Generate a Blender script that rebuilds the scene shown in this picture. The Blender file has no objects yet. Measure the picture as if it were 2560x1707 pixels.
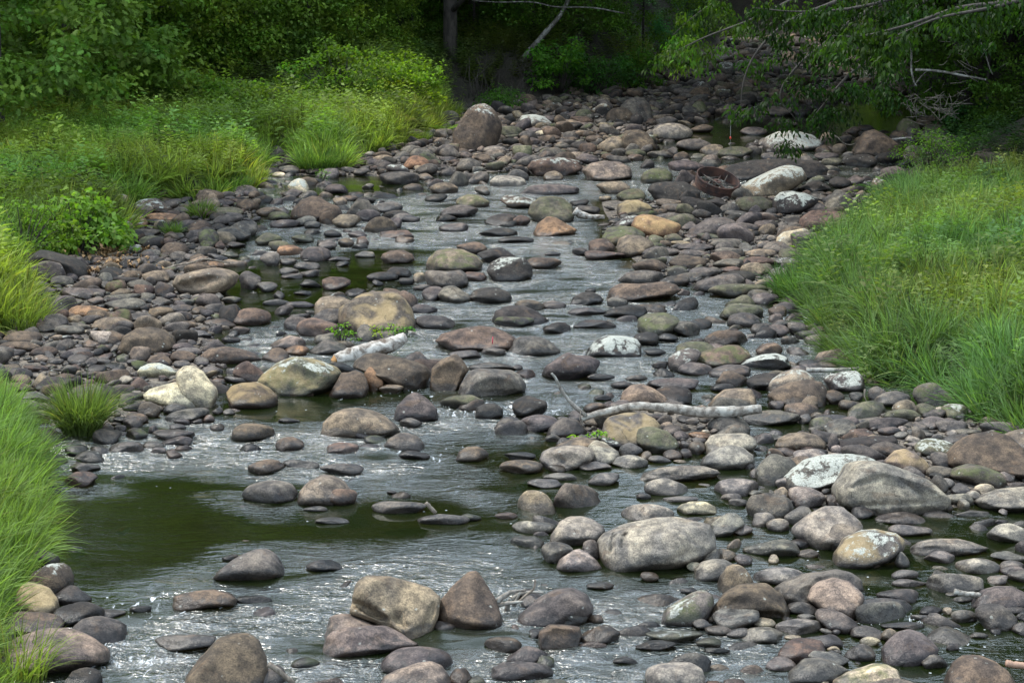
import bpy, bmesh, math, random
import numpy as np
from mathutils import Vector, Matrix

SC = bpy.context.scene
COL = SC.collection
rng = np.random.default_rng(7)
random.seed(7)

# ------------------------------------------------------------------ camera
CAM_H, FPX = 6.0, 5000.0            # metres above the water; focal length in pixels of the 2560 px photograph
PITCH = math.atan(1053.5 / FPX)
cam_data = bpy.data.cameras.new("camera")
cam_data.sensor_width = 36.0
cam_data.lens = 36.0 * FPX / 2560.0
cam_data.clip_start = 0.5
cam_data.clip_end = 2000.0
cam = bpy.data.objects.new("camera", cam_data)
COL.objects.link(cam)
cam.location = (0, 0, CAM_H)
cam.rotation_euler = (math.pi / 2 - PITCH, 0, 0)
SC.camera = cam

# ------------------------------------------------------------------ sky, sun, exposure
SUN_EL, SUN_DIR = 60.0, (-0.62, 0.38)      # elevation; horizontal direction towards the sun
world = bpy.data.worlds.new("World")
SC.world = world
world.use_nodes = True
wn = world.node_tree
wn.nodes.clear()
w_out = wn.nodes.new("ShaderNodeOutputWorld")
w_bg = wn.nodes.new("ShaderNodeBackground")
w_sky = wn.nodes.new("ShaderNodeTexSky")
w_sky.sky_type = 'NISHITA'
w_sky.sun_disc = False
w_sky.sun_elevation = math.radians(SUN_EL)
w_sky.sun_rotation = math.atan2(SUN_DIR[0], SUN_DIR[1])
w_sky.dust_density = 3.0
w_sky.air_density = 1.0
w_bg.inputs["Strength"].default_value = 0.15
# broken bright cloud over most of the sky
w_tc = wn.nodes.new("ShaderNodeTexCoord")
w_nz = wn.nodes.new("ShaderNodeTexNoise")
w_nz.inputs["Scale"].default_value = 2.2
w_nz.inputs["Detail"].default_value = 6.0
w_nz.inputs["Roughness"].default_value = 0.55
w_mr = wn.nodes.new("ShaderNodeMapRange")
w_mr.interpolation_type = 'SMOOTHSTEP'
w_mr.inputs["From Min"].default_value = 0.30
w_mr.inputs["From Max"].default_value = 0.52
w_mx = wn.nodes.new("ShaderNodeMix")
w_mx.data_type = 'RGBA'
w_mx.inputs[7].default_value = (10.6, 12.8, 15.0, 1)
wn.links.new(w_tc.outputs["Generated"], w_nz.inputs["Vector"])
wn.links.new(w_nz.outputs["Fac"], w_mr.inputs["Value"])
wn.links.new(w_mr.outputs[0], w_mx.inputs[0])
wn.links.new(w_sky.outputs[0], w_mx.inputs[6])
wn.links.new(w_mx.outputs[2], w_bg.inputs[0])
wn.links.new(w_bg.outputs[0], w_out.inputs[0])

sun_data = bpy.data.lights.new("sun", 'SUN')
sun_data.energy = 4.2
sun_data.angle = math.radians(3.0)
sun_data.color = (1.0, 0.95, 0.87)
sun = bpy.data.objects.new("sun", sun_data)
COL.objects.link(sun)
_ce = math.cos(math.radians(SUN_EL))
_n = math.hypot(*SUN_DIR)
sv = Vector((SUN_DIR[0] / _n * _ce, SUN_DIR[1] / _n * _ce, math.sin(math.radians(SUN_EL))))
sun.rotation_euler = sv.to_track_quat('Z', 'Y').to_euler()
sun.location = (0, 30, 40)

vs = SC.view_settings
vs.view_transform = 'Standard'
vs.look = 'None'
vs.exposure = 0.0
vs.gamma = 1.0
try:
    vs.use_curve_mapping = False
except Exception:
    pass
SC.cycles.max_bounces = 6
SC.cycles.transparent_max_bounces = 8
SC.cycles.transmission_bounces = 3
SC.cycles.diffuse_bounces = 3
SC.cycles.glossy_bounces = 3
SC.cycles.caustics_reflective = False
SC.cycles.caustics_refractive = False
# --- rocks read off the photograph: tile, bounding box (visible), colour code and marks ---
# colours: g grey l light grey p purple-grey d dark b brown t tan o orange r reddish w cream m olive k pinkish
# marks: L lichen M moss A angular C peaked K knobbly Y yellow-orange top
ROCKS = """
A 30 910 600 1120 b;A 460 670 845 840 d;A 490 820 960 1020 d;A 800 880 1150 970 g;A 1185 855 1390 915 d;A 1410 1120 1985 1250 g
A 2040 385 2190 440 d;A -60 1050 145 1180 p;A 2150 765 2500 830 d;A 1935 1455 2300 1640 k
B 625 930 1220 1160 k;B 1150 1230 1800 1475 p;B 1770 1430 1995 1580 b;B 1940 1500 2110 1600 m;B 320 1330 590 1440 dM
B 460 435 800 545 dA;B 1590 1000 1830 1095 g;B 500 1520 850 1620 r;B 10 1400 270 1600 g;B 545 45 860 105 g;B 2095 1140 2440 1290 bA
B 1480 15 1960 110 g;B 1850 10 2070 80 dM;B 2190 0 2410 60 r
C -50 1225 330 1400 p;C 0 80 400 190 l;C 265 270 570 460 g;C 645 250 810 430 p;C 1695 290 1910 450 l
C 1550 410 1680 480 w;C 1600 455 1740 530 w;C 1985 110 2215 205 l;C 2200 0 2420 130 l;C 2120 245 2640 410 g
C 1870 330 2060 440 t;C 2040 380 2210 480 l;C 1175 545 1350 625 b;C 680 640 940 700 d;C 265 870 700 1060 dK;C 685 935 840 1010 b
C 590 1035 990 1190 bA;C 160 1070 300 1165 d;C 605 1190 870 1240 r;C 1835 860 2270 1060 l;C 2180 965 2420 1055 w;C 1655 975 1825 1060 l
C 1800 955 1865 1000 t;C 1770 1035 2040 1115 g;C 1955 1060 2220 1140 g;C 2090 1050 2500 1190 l;C 1225 1080 1755 1190 mL;C 1135 1170 1510 1255 dK
C 1690 1145 1920 1235 m;C 1765 1240 2005 1285 d;C 925 1325 1155 1390 d;C 200 1530 570 1620 m;C 1940 1525 2140 1600 r;C 1780 1545 1940 1600 o
C 2220 500 2720 660 l;C 200 1310 390 1430 gM;C -20 1030 90 1100 r;C 1540 690 1710 745 d;C 0 700 300 800 p;C 75 760 260 880 g
D 465 85 915 350 k;D 985 -5 1445 105 g;D 1100 110 1500 215 l;D 1430 350 1720 460 l;D 1160 360 1310 515 lC;D 880 435 1055 510 t
D 1735 420 2125 560 l;D 2030 355 2420 450 l;D 2120 440 2350 530 l;D 2125 485 2370 575 g;D 1130 525 1380 615 l;D 1135 610 1450 685 l
D 1460 560 1970 730 l;D 2020 575 2210 660 l;D 2200 530 2420 640 l;D 990 700 1385 830 p;D 830 785 1335 920 g;D 180 820 460 940 g
D 265 930 440 985 l;D 150 1125 305 1165 w;D 320 1120 680 1250 p;D 80 1150 520 1370 r;D -30 1320 260 1440 l;D 355 1265 740 1420 l
D 705 1205 985 1360 g;D 840 1140 1030 1225 w;D 755 1035 1045 1160 g;D 1040 1005 1440 1080 g;D 1035 1065 1220 1185 tA;D 1130 1315 1300 1410 g
D 1385 1300 1655 1430 g;D 1880 1470 2230 1640 p;D 1380 860 1610 940 d;D 1605 870 1685 940 w;D 1310 940 1570 995 l;D 1675 895 1920 1010 g
D 1770 930 1930 1000 d;D 1630 730 1740 770 g;D 1700 765 1890 825 g;D 2140 825 2350 925 p;D 2270 905 2420 990 d;D 2245 1010 2420 1120 g
D 2040 1055 2140 1115 d;D 1845 1100 2020 1155 g;D 200 240 405 330 g;D -20 55 195 170 l;D 0 385 100 465 w;D 265 335 465 415 t
D 1695 -20 2040 35 l;D 2010 100 2400 280 lA;D 2070 65 2210 110 g;D 1630 1200 1755 1270 p;D 540 1225 660 1270 w;D 425 1530 560 1580 w;D 145 -60 420 120 g;D 70 975 510 1120 l
E 0 0 370 100 b;E 0 70 235 150 p;E 600 55 860 130 p;E 620 115 840 215 g;E 870 150 1020 220 g;E 1065 110 1200 190 gM
E 1190 45 1380 190 t;E 1570 10 1790 95 p;E 1565 85 1805 200 bA;E 1350 115 1590 230 b;E 2150 135 2400 200 b;E 2145 180 2460 370 r
E 2050 315 2300 380 g;E 1835 220 2025 300 p;E 1595 175 1750 245 g;E 870 255 1190 400 b;E 1025 305 1220 400 l;E 975 395 1245 480 p
E 1090 475 1235 575 p;E 1130 565 1330 640 d;E 1265 550 1485 690 b;E 1500 570 1730 670 p;E 1120 680 1315 800 p;E 1150 645 1370 760 b
E 1040 765 1165 850 g;E 1075 825 1190 885 g;E 1150 790 1360 915 dM;E 1360 770 1460 860 g;E 1550 755 1710 815 g;E 1590 710 1745 770 p
E 1730 705 1860 755 g;E 1855 670 1975 740 r;E 1395 805 1790 915 g;E 1470 870 1770 960 p;E 1000 920 1330 1025 g;E 1310 915 1525 990 g
E 1375 970 1535 1030 l;E 1515 985 1675 1070 r;E 1590 950 1770 1010 r;E 690 1000 970 1105 d;E 600 945 810 1050 d;E 850 800 1115 955 d
E 600 1190 890 1330 r;E 1925 755 2060 820 b;E 1945 600 2045 665 g;E 2045 615 2160 670 g;E 2120 750 2520 910 b;E 2190 935 2400 1020 d
E 2275 1080 2610 1215 b;E 2225 1275 2740 1475 g;E 300 290 500 440 t;E 310 320 720 460 d;E 75 300 300 415 b;E 40 240 300 360 p
E 100 460 490 560 g;E 130 535 370 640 g;E 0 205 200 290 b;E 420 150 590 215 p;E 795 215 985 300 d;E 640 210 745 280 r;E 690 265 765 315 t
E 1160 165 1280 230 p;E 1205 450 1300 500 g;E 1370 365 1560 440 g;E 1190 340 1380 420 p;E 1450 310 1550 370 r;E 640 1110 920 1205 g
F 990 860 1220 945 dM;F 1125 395 1360 475 t;F 1970 385 2290 505 m;F 1690 490 2130 630 m;F 1860 530 2095 640 b;F 1315 700 1530 790 g
F 855 785 1230 885 g;F 1310 1000 1600 1080 d;F 635 925 945 1045 r;F 930 940 1140 1000 p;F 175 875 445 1005 b;F 205 700 405 750 d
F 240 1085 585 1170 g;F 580 1350 930 1500 rA;F 430 1510 660 1560 g;F 1060 1465 1570 1580 g;F 1200 1365 1290 1400 d;F 250 35 490 140 o
F 45 55 305 200 b;F 490 -20 835 120 g;F 1760 80 2070 160 g;F 2065 55 2300 130 g;F 1940 190 2400 280 p;F 360 465 530 505 t;F 0 960 30 1020 d
F 585 1120 990 1225 g
G -65 -50 445 120 g;G 1205 65 1415 125 d;G -20 255 220 340 r;G 0 210 100 265 p;G 0 495 325 680 d;G 900 360 1150 435 d
G 1230 335 1715 445 p;G 875 535 1125 625 k;G 655 560 880 655 b;G 35 670 440 825 p;G 520 630 700 720 p;G 1350 735 1500 820 k
G 1275 665 1445 740 d;G 1515 675 1680 750 d;G 1590 700 1720 770 g;G 1715 690 1850 750 g;G 1620 830 1825 895 o;G 680 905 990 1120 l
G 985 930 1205 1065 g;G 910 1040 1250 1160 l;G 1245 1045 1465 1115 l;G 1180 1005 1290 1085 t;G 1385 990 1560 1085 b;G 1540 980 1655 1070 r
G -120 1085 285 1215 b;G -70 1015 220 1090 d;G 600 1100 915 1185 l;G 330 1130 495 1205 b;G 285 1205 600 1275 l;G 135 1260 460 1340 l
G 695 1205 990 1320 l;G 1205 1250 1615 1400 l;G 1140 1385 1275 1450 g;G 1385 1420 1710 1475 l;G 1005 1490 1490 1650 l
G 1840 1255 2280 1405 l;G 2160 1365 2310 1420 l;G 1915 1395 2110 1460 l;G 1985 1440 2160 1510 g;G 2220 1425 2360 1490 l;G 2115 1090 2230 1165 g
G 2180 1165 2300 1250 g;G 1280 180 1430 250 d;G 1295 245 1490 325 dA;G 1480 0 1950 200 m;G 1520 190 1850 310 p;G 1805 210 2195 335 p
G 2235 10 2480 130 b;G 1820 385 2050 465 d;G 2150 290 2480 450 d;G 685 295 945 350 d;G 1035 305 1250 355 g;G 1535 910 1660 990 g
G 1615 905 1790 1040 g;G 1640 880 1790 935 p;G 1465 820 1625 900 p;G 405 880 605 965 d;G 745 490 915 540 d;G 1480 1085 1600 1115 t
G 2110 630 2660 768 g;G 1690 765 1780 810 g;G 1655 590 1720 620 p
H 265 165 520 240 d;H 415 185 640 250 t;H 510 445 705 580 b;H 745 465 880 545 g;H 915 410 1110 545 g;H 640 535 850 630 b
H 300 495 460 650 t;H 145 560 465 690 b;H 0 545 150 630 p;H 285 665 400 755 g;H 390 650 520 715 t;H 405 670 760 750 g;H 515 710 800 870 g
H 820 695 1290 805 p;H 1350 565 1560 690 m;H 1600 570 1860 720 mL;H 1495 600 1660 690 l;H 1345 685 1660 800 g;H 1530 725 1830 835 g
H 1670 650 1820 730 g;H 995 785 1225 865 p;H 1175 775 1295 850 l;H 1260 805 1500 865 g;H 1385 830 1545 880 g;H 770 940 935 1035 b
H 905 915 1280 1050 p;H 35 865 165 915 l;H 370 780 510 840 t;H 0 975 280 1060 k;H 225 985 545 1110 l;H 270 940 500 1010 r
H -120 1030 290 1305 g;H 1340 890 1730 1060 mL;H 1490 1010 1720 1160 g;H 1450 1140 1720 1260 g;H 1670 1295 1860 1410 gC;H 1500 1230 1660 1400 g
H 2170 1290 2400 1340 k;H 375 1290 600 1370 t;H 45 1335 195 1475 t;H 75 1405 190 1510 g;H 0 1360 80 1470 g;H 435 1440 535 1500 w
H 530 1405 655 1500 b;H 770 1495 985 1620 g;H 1975 1490 2060 1530 t;H 1260 920 1480 990 l;H 1625 1395 1885 1510 l;H 1890 1305 2085 1400 w
H 1810 1370 1960 1450 l;H 2115 1530 2200 1590 l;H 2320 1190 2400 1290 l
I 455 965 680 1080 g;I 565 925 700 980 g;I 725 985 890 1050 d;I 150 960 220 1010 dL;I 165 1015 480 1090 g;I 280 1065 510 1160 p
I 910 885 1150 1000 d;I 910 935 1050 1020 g;I 890 1015 1035 1085 g;I 1035 975 1290 1050 d;I 1165 1000 1410 1085 g;I 1300 915 1560 1035 t
I 1825 835 2065 905 o;I 1420 1020 1600 1170 p;I 540 1075 970 1170 g;I 515 1165 770 1245 p;I 805 1165 960 1235 g;I 945 1170 1345 1290 g
I 990 1130 1290 1200 g;I 1285 1120 1430 1200 g;I 1385 1165 1600 1245 g;I 500 1420 770 1520 g;I 740 1325 930 1410 p
I 1165 1300 1395 1385 p;I 990 1295 1140 1350 p;I 1545 1230 1790 1310 p;I 1570 1290 1760 1370 p;I 1760 1245 1900 1320 b;I 1860 1220 2080 1300 p
I 2010 1225 2230 1410 dA;I 2125 1260 2490 1420 r;I 205 1430 375 1530 g;I 820 1470 1040 1600 l;I 955 1465 1150 1600 b;I 1740 1465 1950 1530 g
I 2105 1430 2300 1500 b;I 2025 1515 2210 1580 d;I 1645 1130 1765 1185 g;I 1750 1135 1845 1180 l;I 1935 1120 2060 1190 g;I 2035 1155 2220 1225 g
I 1625 1180 1790 1250 g;I 1770 1150 1990 1230 m;I 990 215 1175 345 tL;I 860 365 1340 470 g;I 1135 405 1360 535 oL;I 1320 390 1645 480 o
I 1400 455 1550 545 tL;I 1000 465 1230 560 tL;I 1195 540 1480 610 p;I 1260 600 1490 700 m;I 1690 545 1950 640 p;I 1885 560 2170 680 t
I 1985 515 2300 650 g;I 1950 400 2235 510 p;I 1900 335 2230 420 m;I 1785 695 1940 750 g;I 1555 740 1715 835 g;I 1480 800 1580 850 g
I 1280 780 1480 860 p;I 1090 775 1270 840 g;I 1090 805 1215 900 d;I 1115 720 1205 780 tC;I 1120 680 1320 760 gL;I 2070 655 2260 715 p
I 1970 645 2070 720 rC;I 1375 690 1460 750 p;I 2185 920 2400 1090 p;I 1205 835 1275 900 g;I 1280 215 1440 270 o;I 1420 175 1540 240 b;I 30 1470 385 1600 b;I 1640 760 1850 830 g;I 2020 740 2200 800 m
J 695 400 965 525 t;J 920 355 1145 470 p;J 1060 430 1270 535 b;J 1200 430 1340 530 p;J 700 245 840 325 t;J 1055 285 1350 375 p
J 910 245 1100 310 d;J 905 265 1060 345 g;J 1545 215 1760 290 d;J 1685 315 2040 435 p;J 2005 140 2150 220 g;J 2145 45 2480 150 l
J 2095 395 2430 510 d;J 2235 465 2400 525 d;J 2035 525 2400 610 d;J 2220 605 2550 672 d;J 1675 480 1950 560 p;J 1650 400 1850 470 d
J 1255 390 1510 465 g;J 1130 545 1455 630 rA;J 1275 600 1455 670 b;J 620 545 790 610 d;J 845 555 1020 620 p;J 920 605 1040 685 r
J 880 665 1030 720 d;J 570 640 745 735 g;J 750 620 900 700 b;J 320 590 530 665 m;J 0 570 240 690 m;J 110 645 330 740 m;J 190 685 460 780 o
J 35 745 220 875 g;J 405 700 690 835 p;J 420 790 535 840 g;J 340 840 590 910 g;J 650 790 870 835 p;J 730 830 860 885 d;J 905 740 1095 800 g
J 1840 655 2130 760 b;J 2030 705 2400 840 d;J 1910 930 2120 1010 r;J 1440 935 1560 1025 t;J 1180 885 1430 995 d;J 1015 930 1305 1015 d
J 1310 985 1455 1050 d;J 1060 1005 1175 1060 dA;J 400 1000 610 1080 dA;J 1440 1045 1615 1100 g;J 1520 1060 1730 1195 p;J 910 1410 1100 1560 g
J 1035 1465 1350 1560 g;J 530 1490 780 1600 g;J 130 1515 455 1640 k;J 1440 1325 1835 1455 p;J 1420 1225 1670 1310 p;J 2185 1335 2555 1435 dM
J 165 1230 345 1330 p;J 270 1200 540 1260 p;J 60 1180 330 1240 g;J 445 1280 540 1320 g;J 150 1105 270 1180 dC;J 340 1100 510 1150 d;J 0 1020 200 1115 g
J 205 890 390 975 g;J 225 945 430 995 g;J 400 910 580 980 p;J 215 805 375 870 g;J 130 450 405 530 g;J 340 415 560 510 g;J 440 465 600 530 g
J 100 375 320 465 mM;J 0 335 240 420 b;J 225 170 430 245 g;J 620 125 845 215 p;J 145 15 270 70 w;J 970 120 1085 170 g;J 1480 25 1640 95 t
J 1130 10 1500 130 p;J 1595 110 1860 210 t;J 1790 25 2070 100 p;J 365 1350 770 1520 r;J 1660 1055 1975 1215 g;J 1945 1070 2350 1220 d
K 15 1185 300 1290 b;K -110 225 230 345 bL;K 530 265 710 330 d;K 570 320 810 405 p;K 0 410 170 510 r;K 50 125 620 225 p;K 775 100 1090 215 t
K 955 165 1230 290 m;K 1300 175 1530 290 t;K 1320 260 1580 335 t;K 1370 305 1630 380 g;K 1250 590 1430 690 m;K 700 625 950 745 r
K 550 710 710 775 d;K 665 735 1065 815 r;K 1170 695 1480 785 g;K 1280 715 1550 800 g;K 1550 470 1700 555 g;K 1510 665 1850 740 p
K 1785 625 2130 730 g;K 1440 775 1810 900 b;K 1100 815 1430 945 r;K 1525 725 1790 800 g;K 1850 705 2120 780 g;K 1820 735 2110 870 bA
K 1840 810 2145 905 g;K 1405 875 1620 935 m;K 1620 885 1905 985 g;K 960 915 1400 1050 p;K 1305 965 1630 1060 d;K 1500 935 1760 1025 g
K 1510 1085 1635 1150 r;K 870 1165 1065 1255 g;K 670 1080 770 1120 d;K 515 1255 870 1335 p;K 280 1195 500 1270 g;K 135 800 460 900 r
K 1450 1380 1730 1515 p;K 1320 1495 1530 1570 d;K 560 1370 960 1455 d;K 280 1390 545 1500 d;K 1905 1220 2310 1370 m;K 1970 1300 2290 1435 p
K 1760 1465 2180 1600 b;K 1800 1040 2350 1170 m;K 2150 1090 2400 1190 g;K 2195 1120 2450 1230 g;K 1945 365 2190 440 g;K 2185 385 2440 455 g
K 2220 455 2440 540 p;K 2140 720 2430 800 t;K 2100 790 2430 900 r;K 2150 850 2420 950 m;K 1905 880 2120 945 r;K 1110 1480 1360 1600 d
K 285 5 475 85 t;K 825 0 1045 55 r;K 300 745 450 785 d;K 870 440 1040 475 d;K 2180 1400 2380 1500 g;K 1700 575 1960 640 m
L 235 280 540 400 g;L 210 560 530 750 g;L 325 625 490 715 p;L 600 515 810 610 d;L 510 580 780 720 b;L 70 500 280 600 g;L 0 800 345 880 gL
L 0 890 200 1000 gL;L 405 45 615 100 d;L 560 55 765 160 d;L 290 95 580 210 d;L 715 45 900 135 p;L 945 65 1120 220 tL;L 120 105 320 190 m
L 0 1240 175 1350 b;L 0 1310 140 1400 k;L 180 1390 370 1500 g;L 20 1370 230 1440 p;L 0 1410 200 1515 p;L 375 1440 460 1500 t;L 435 1430 550 1500 t
L 780 130 950 200 m;L 480 695 700 770 g;L 0 455 90 540 d;L 80 470 190 540 g;L 700 320 970 480 r
M 1345 765 1485 845 r;M 1640 815 1820 880 t;M 1345 1060 1590 1190 o;M 1520 980 1720 1050 g;M 1270 1025 1430 1085 g;M 2080 970 2300 1050 l
M 1010 1090 1130 1170 p;M 1260 885 1320 945 t;M 2000 1050 2180 1130 b;M 1680 1070 1860 1120 p;M 2200 1060 2350 1150 t
N 780 1250 1040 1400 t;N 920 1360 1050 1430 g;N 1040 1370 1230 1450 m;N 865 985 1110 1125 b;N 1080 1045 1210 1170 d;N 715 950 900 1050 tL
N 580 1000 740 1100 m;N 385 1055 500 1170 b;N 500 1120 670 1190 d;N 215 1195 385 1255 w;N 255 1360 500 1440 m;N 0 1335 190 1480 m
N 585 1410 800 1510 p;N 860 1425 1095 1500 g;N 1175 1460 1310 1550 p;N 1435 1470 1780 1570 p;N 1505 1275 1855 1385 g;N 1285 1130 1660 1290 l
N 1635 1145 1850 1220 b;N 1885 1345 2220 1445 m;N 1240 1385 1490 1450 g;N 1610 790 1825 900 b;N 1615 870 1805 950 g;N 1645 930 1805 1040 mM
N 1560 970 1710 1070 g;N 1850 570 2050 700 gL;N 1730 575 1865 660 b;N 1775 500 2035 590 g;N 2090 1165 2352 1240 p;N 680 880 800 950 t;N 0 1015 115 1090 t
N 400 1280 600 1340 g;N 130 1260 260 1330 p;N 610 1310 780 1410 b;N 260 1240 430 1300 p
O 180 695 410 800 r;O 75 850 210 940 b;O 0 810 130 910 t;O 220 955 405 1065 d;O -60 975 235 1065 g
O 1175 1085 1400 1240 mM;O 1360 1055 1655 1190 b;O 1410 1140 1650 1235 m;O 1265 1165 1370 1260 g;O 1370 1190 1700 1300 g;O 1510 1250 1850 1360 g
O 690 1415 1000 1540 d;O 1010 1395 1250 1500 d;O 490 1450 680 1530 m;O 420 1400 655 1480 p;O 1500 1350 1800 1450 d;O 1900 1240 2200 1360 d
O 1000 840 1120 940 d;O 0 580 130 680 g;O 120 560 240 610 g;O 0 425 90 500 r;O 110 470 300 570 t;O 30 375 230 440 g;O 210 340 370 430 p
O 820 1145 980 1210 d;O 85 1115 290 1165 g;O -200 720 20 790 r;O 500 810 720 890 t;O 660 740 880 800 m;O 560 840 700 890 l
"""
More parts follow.
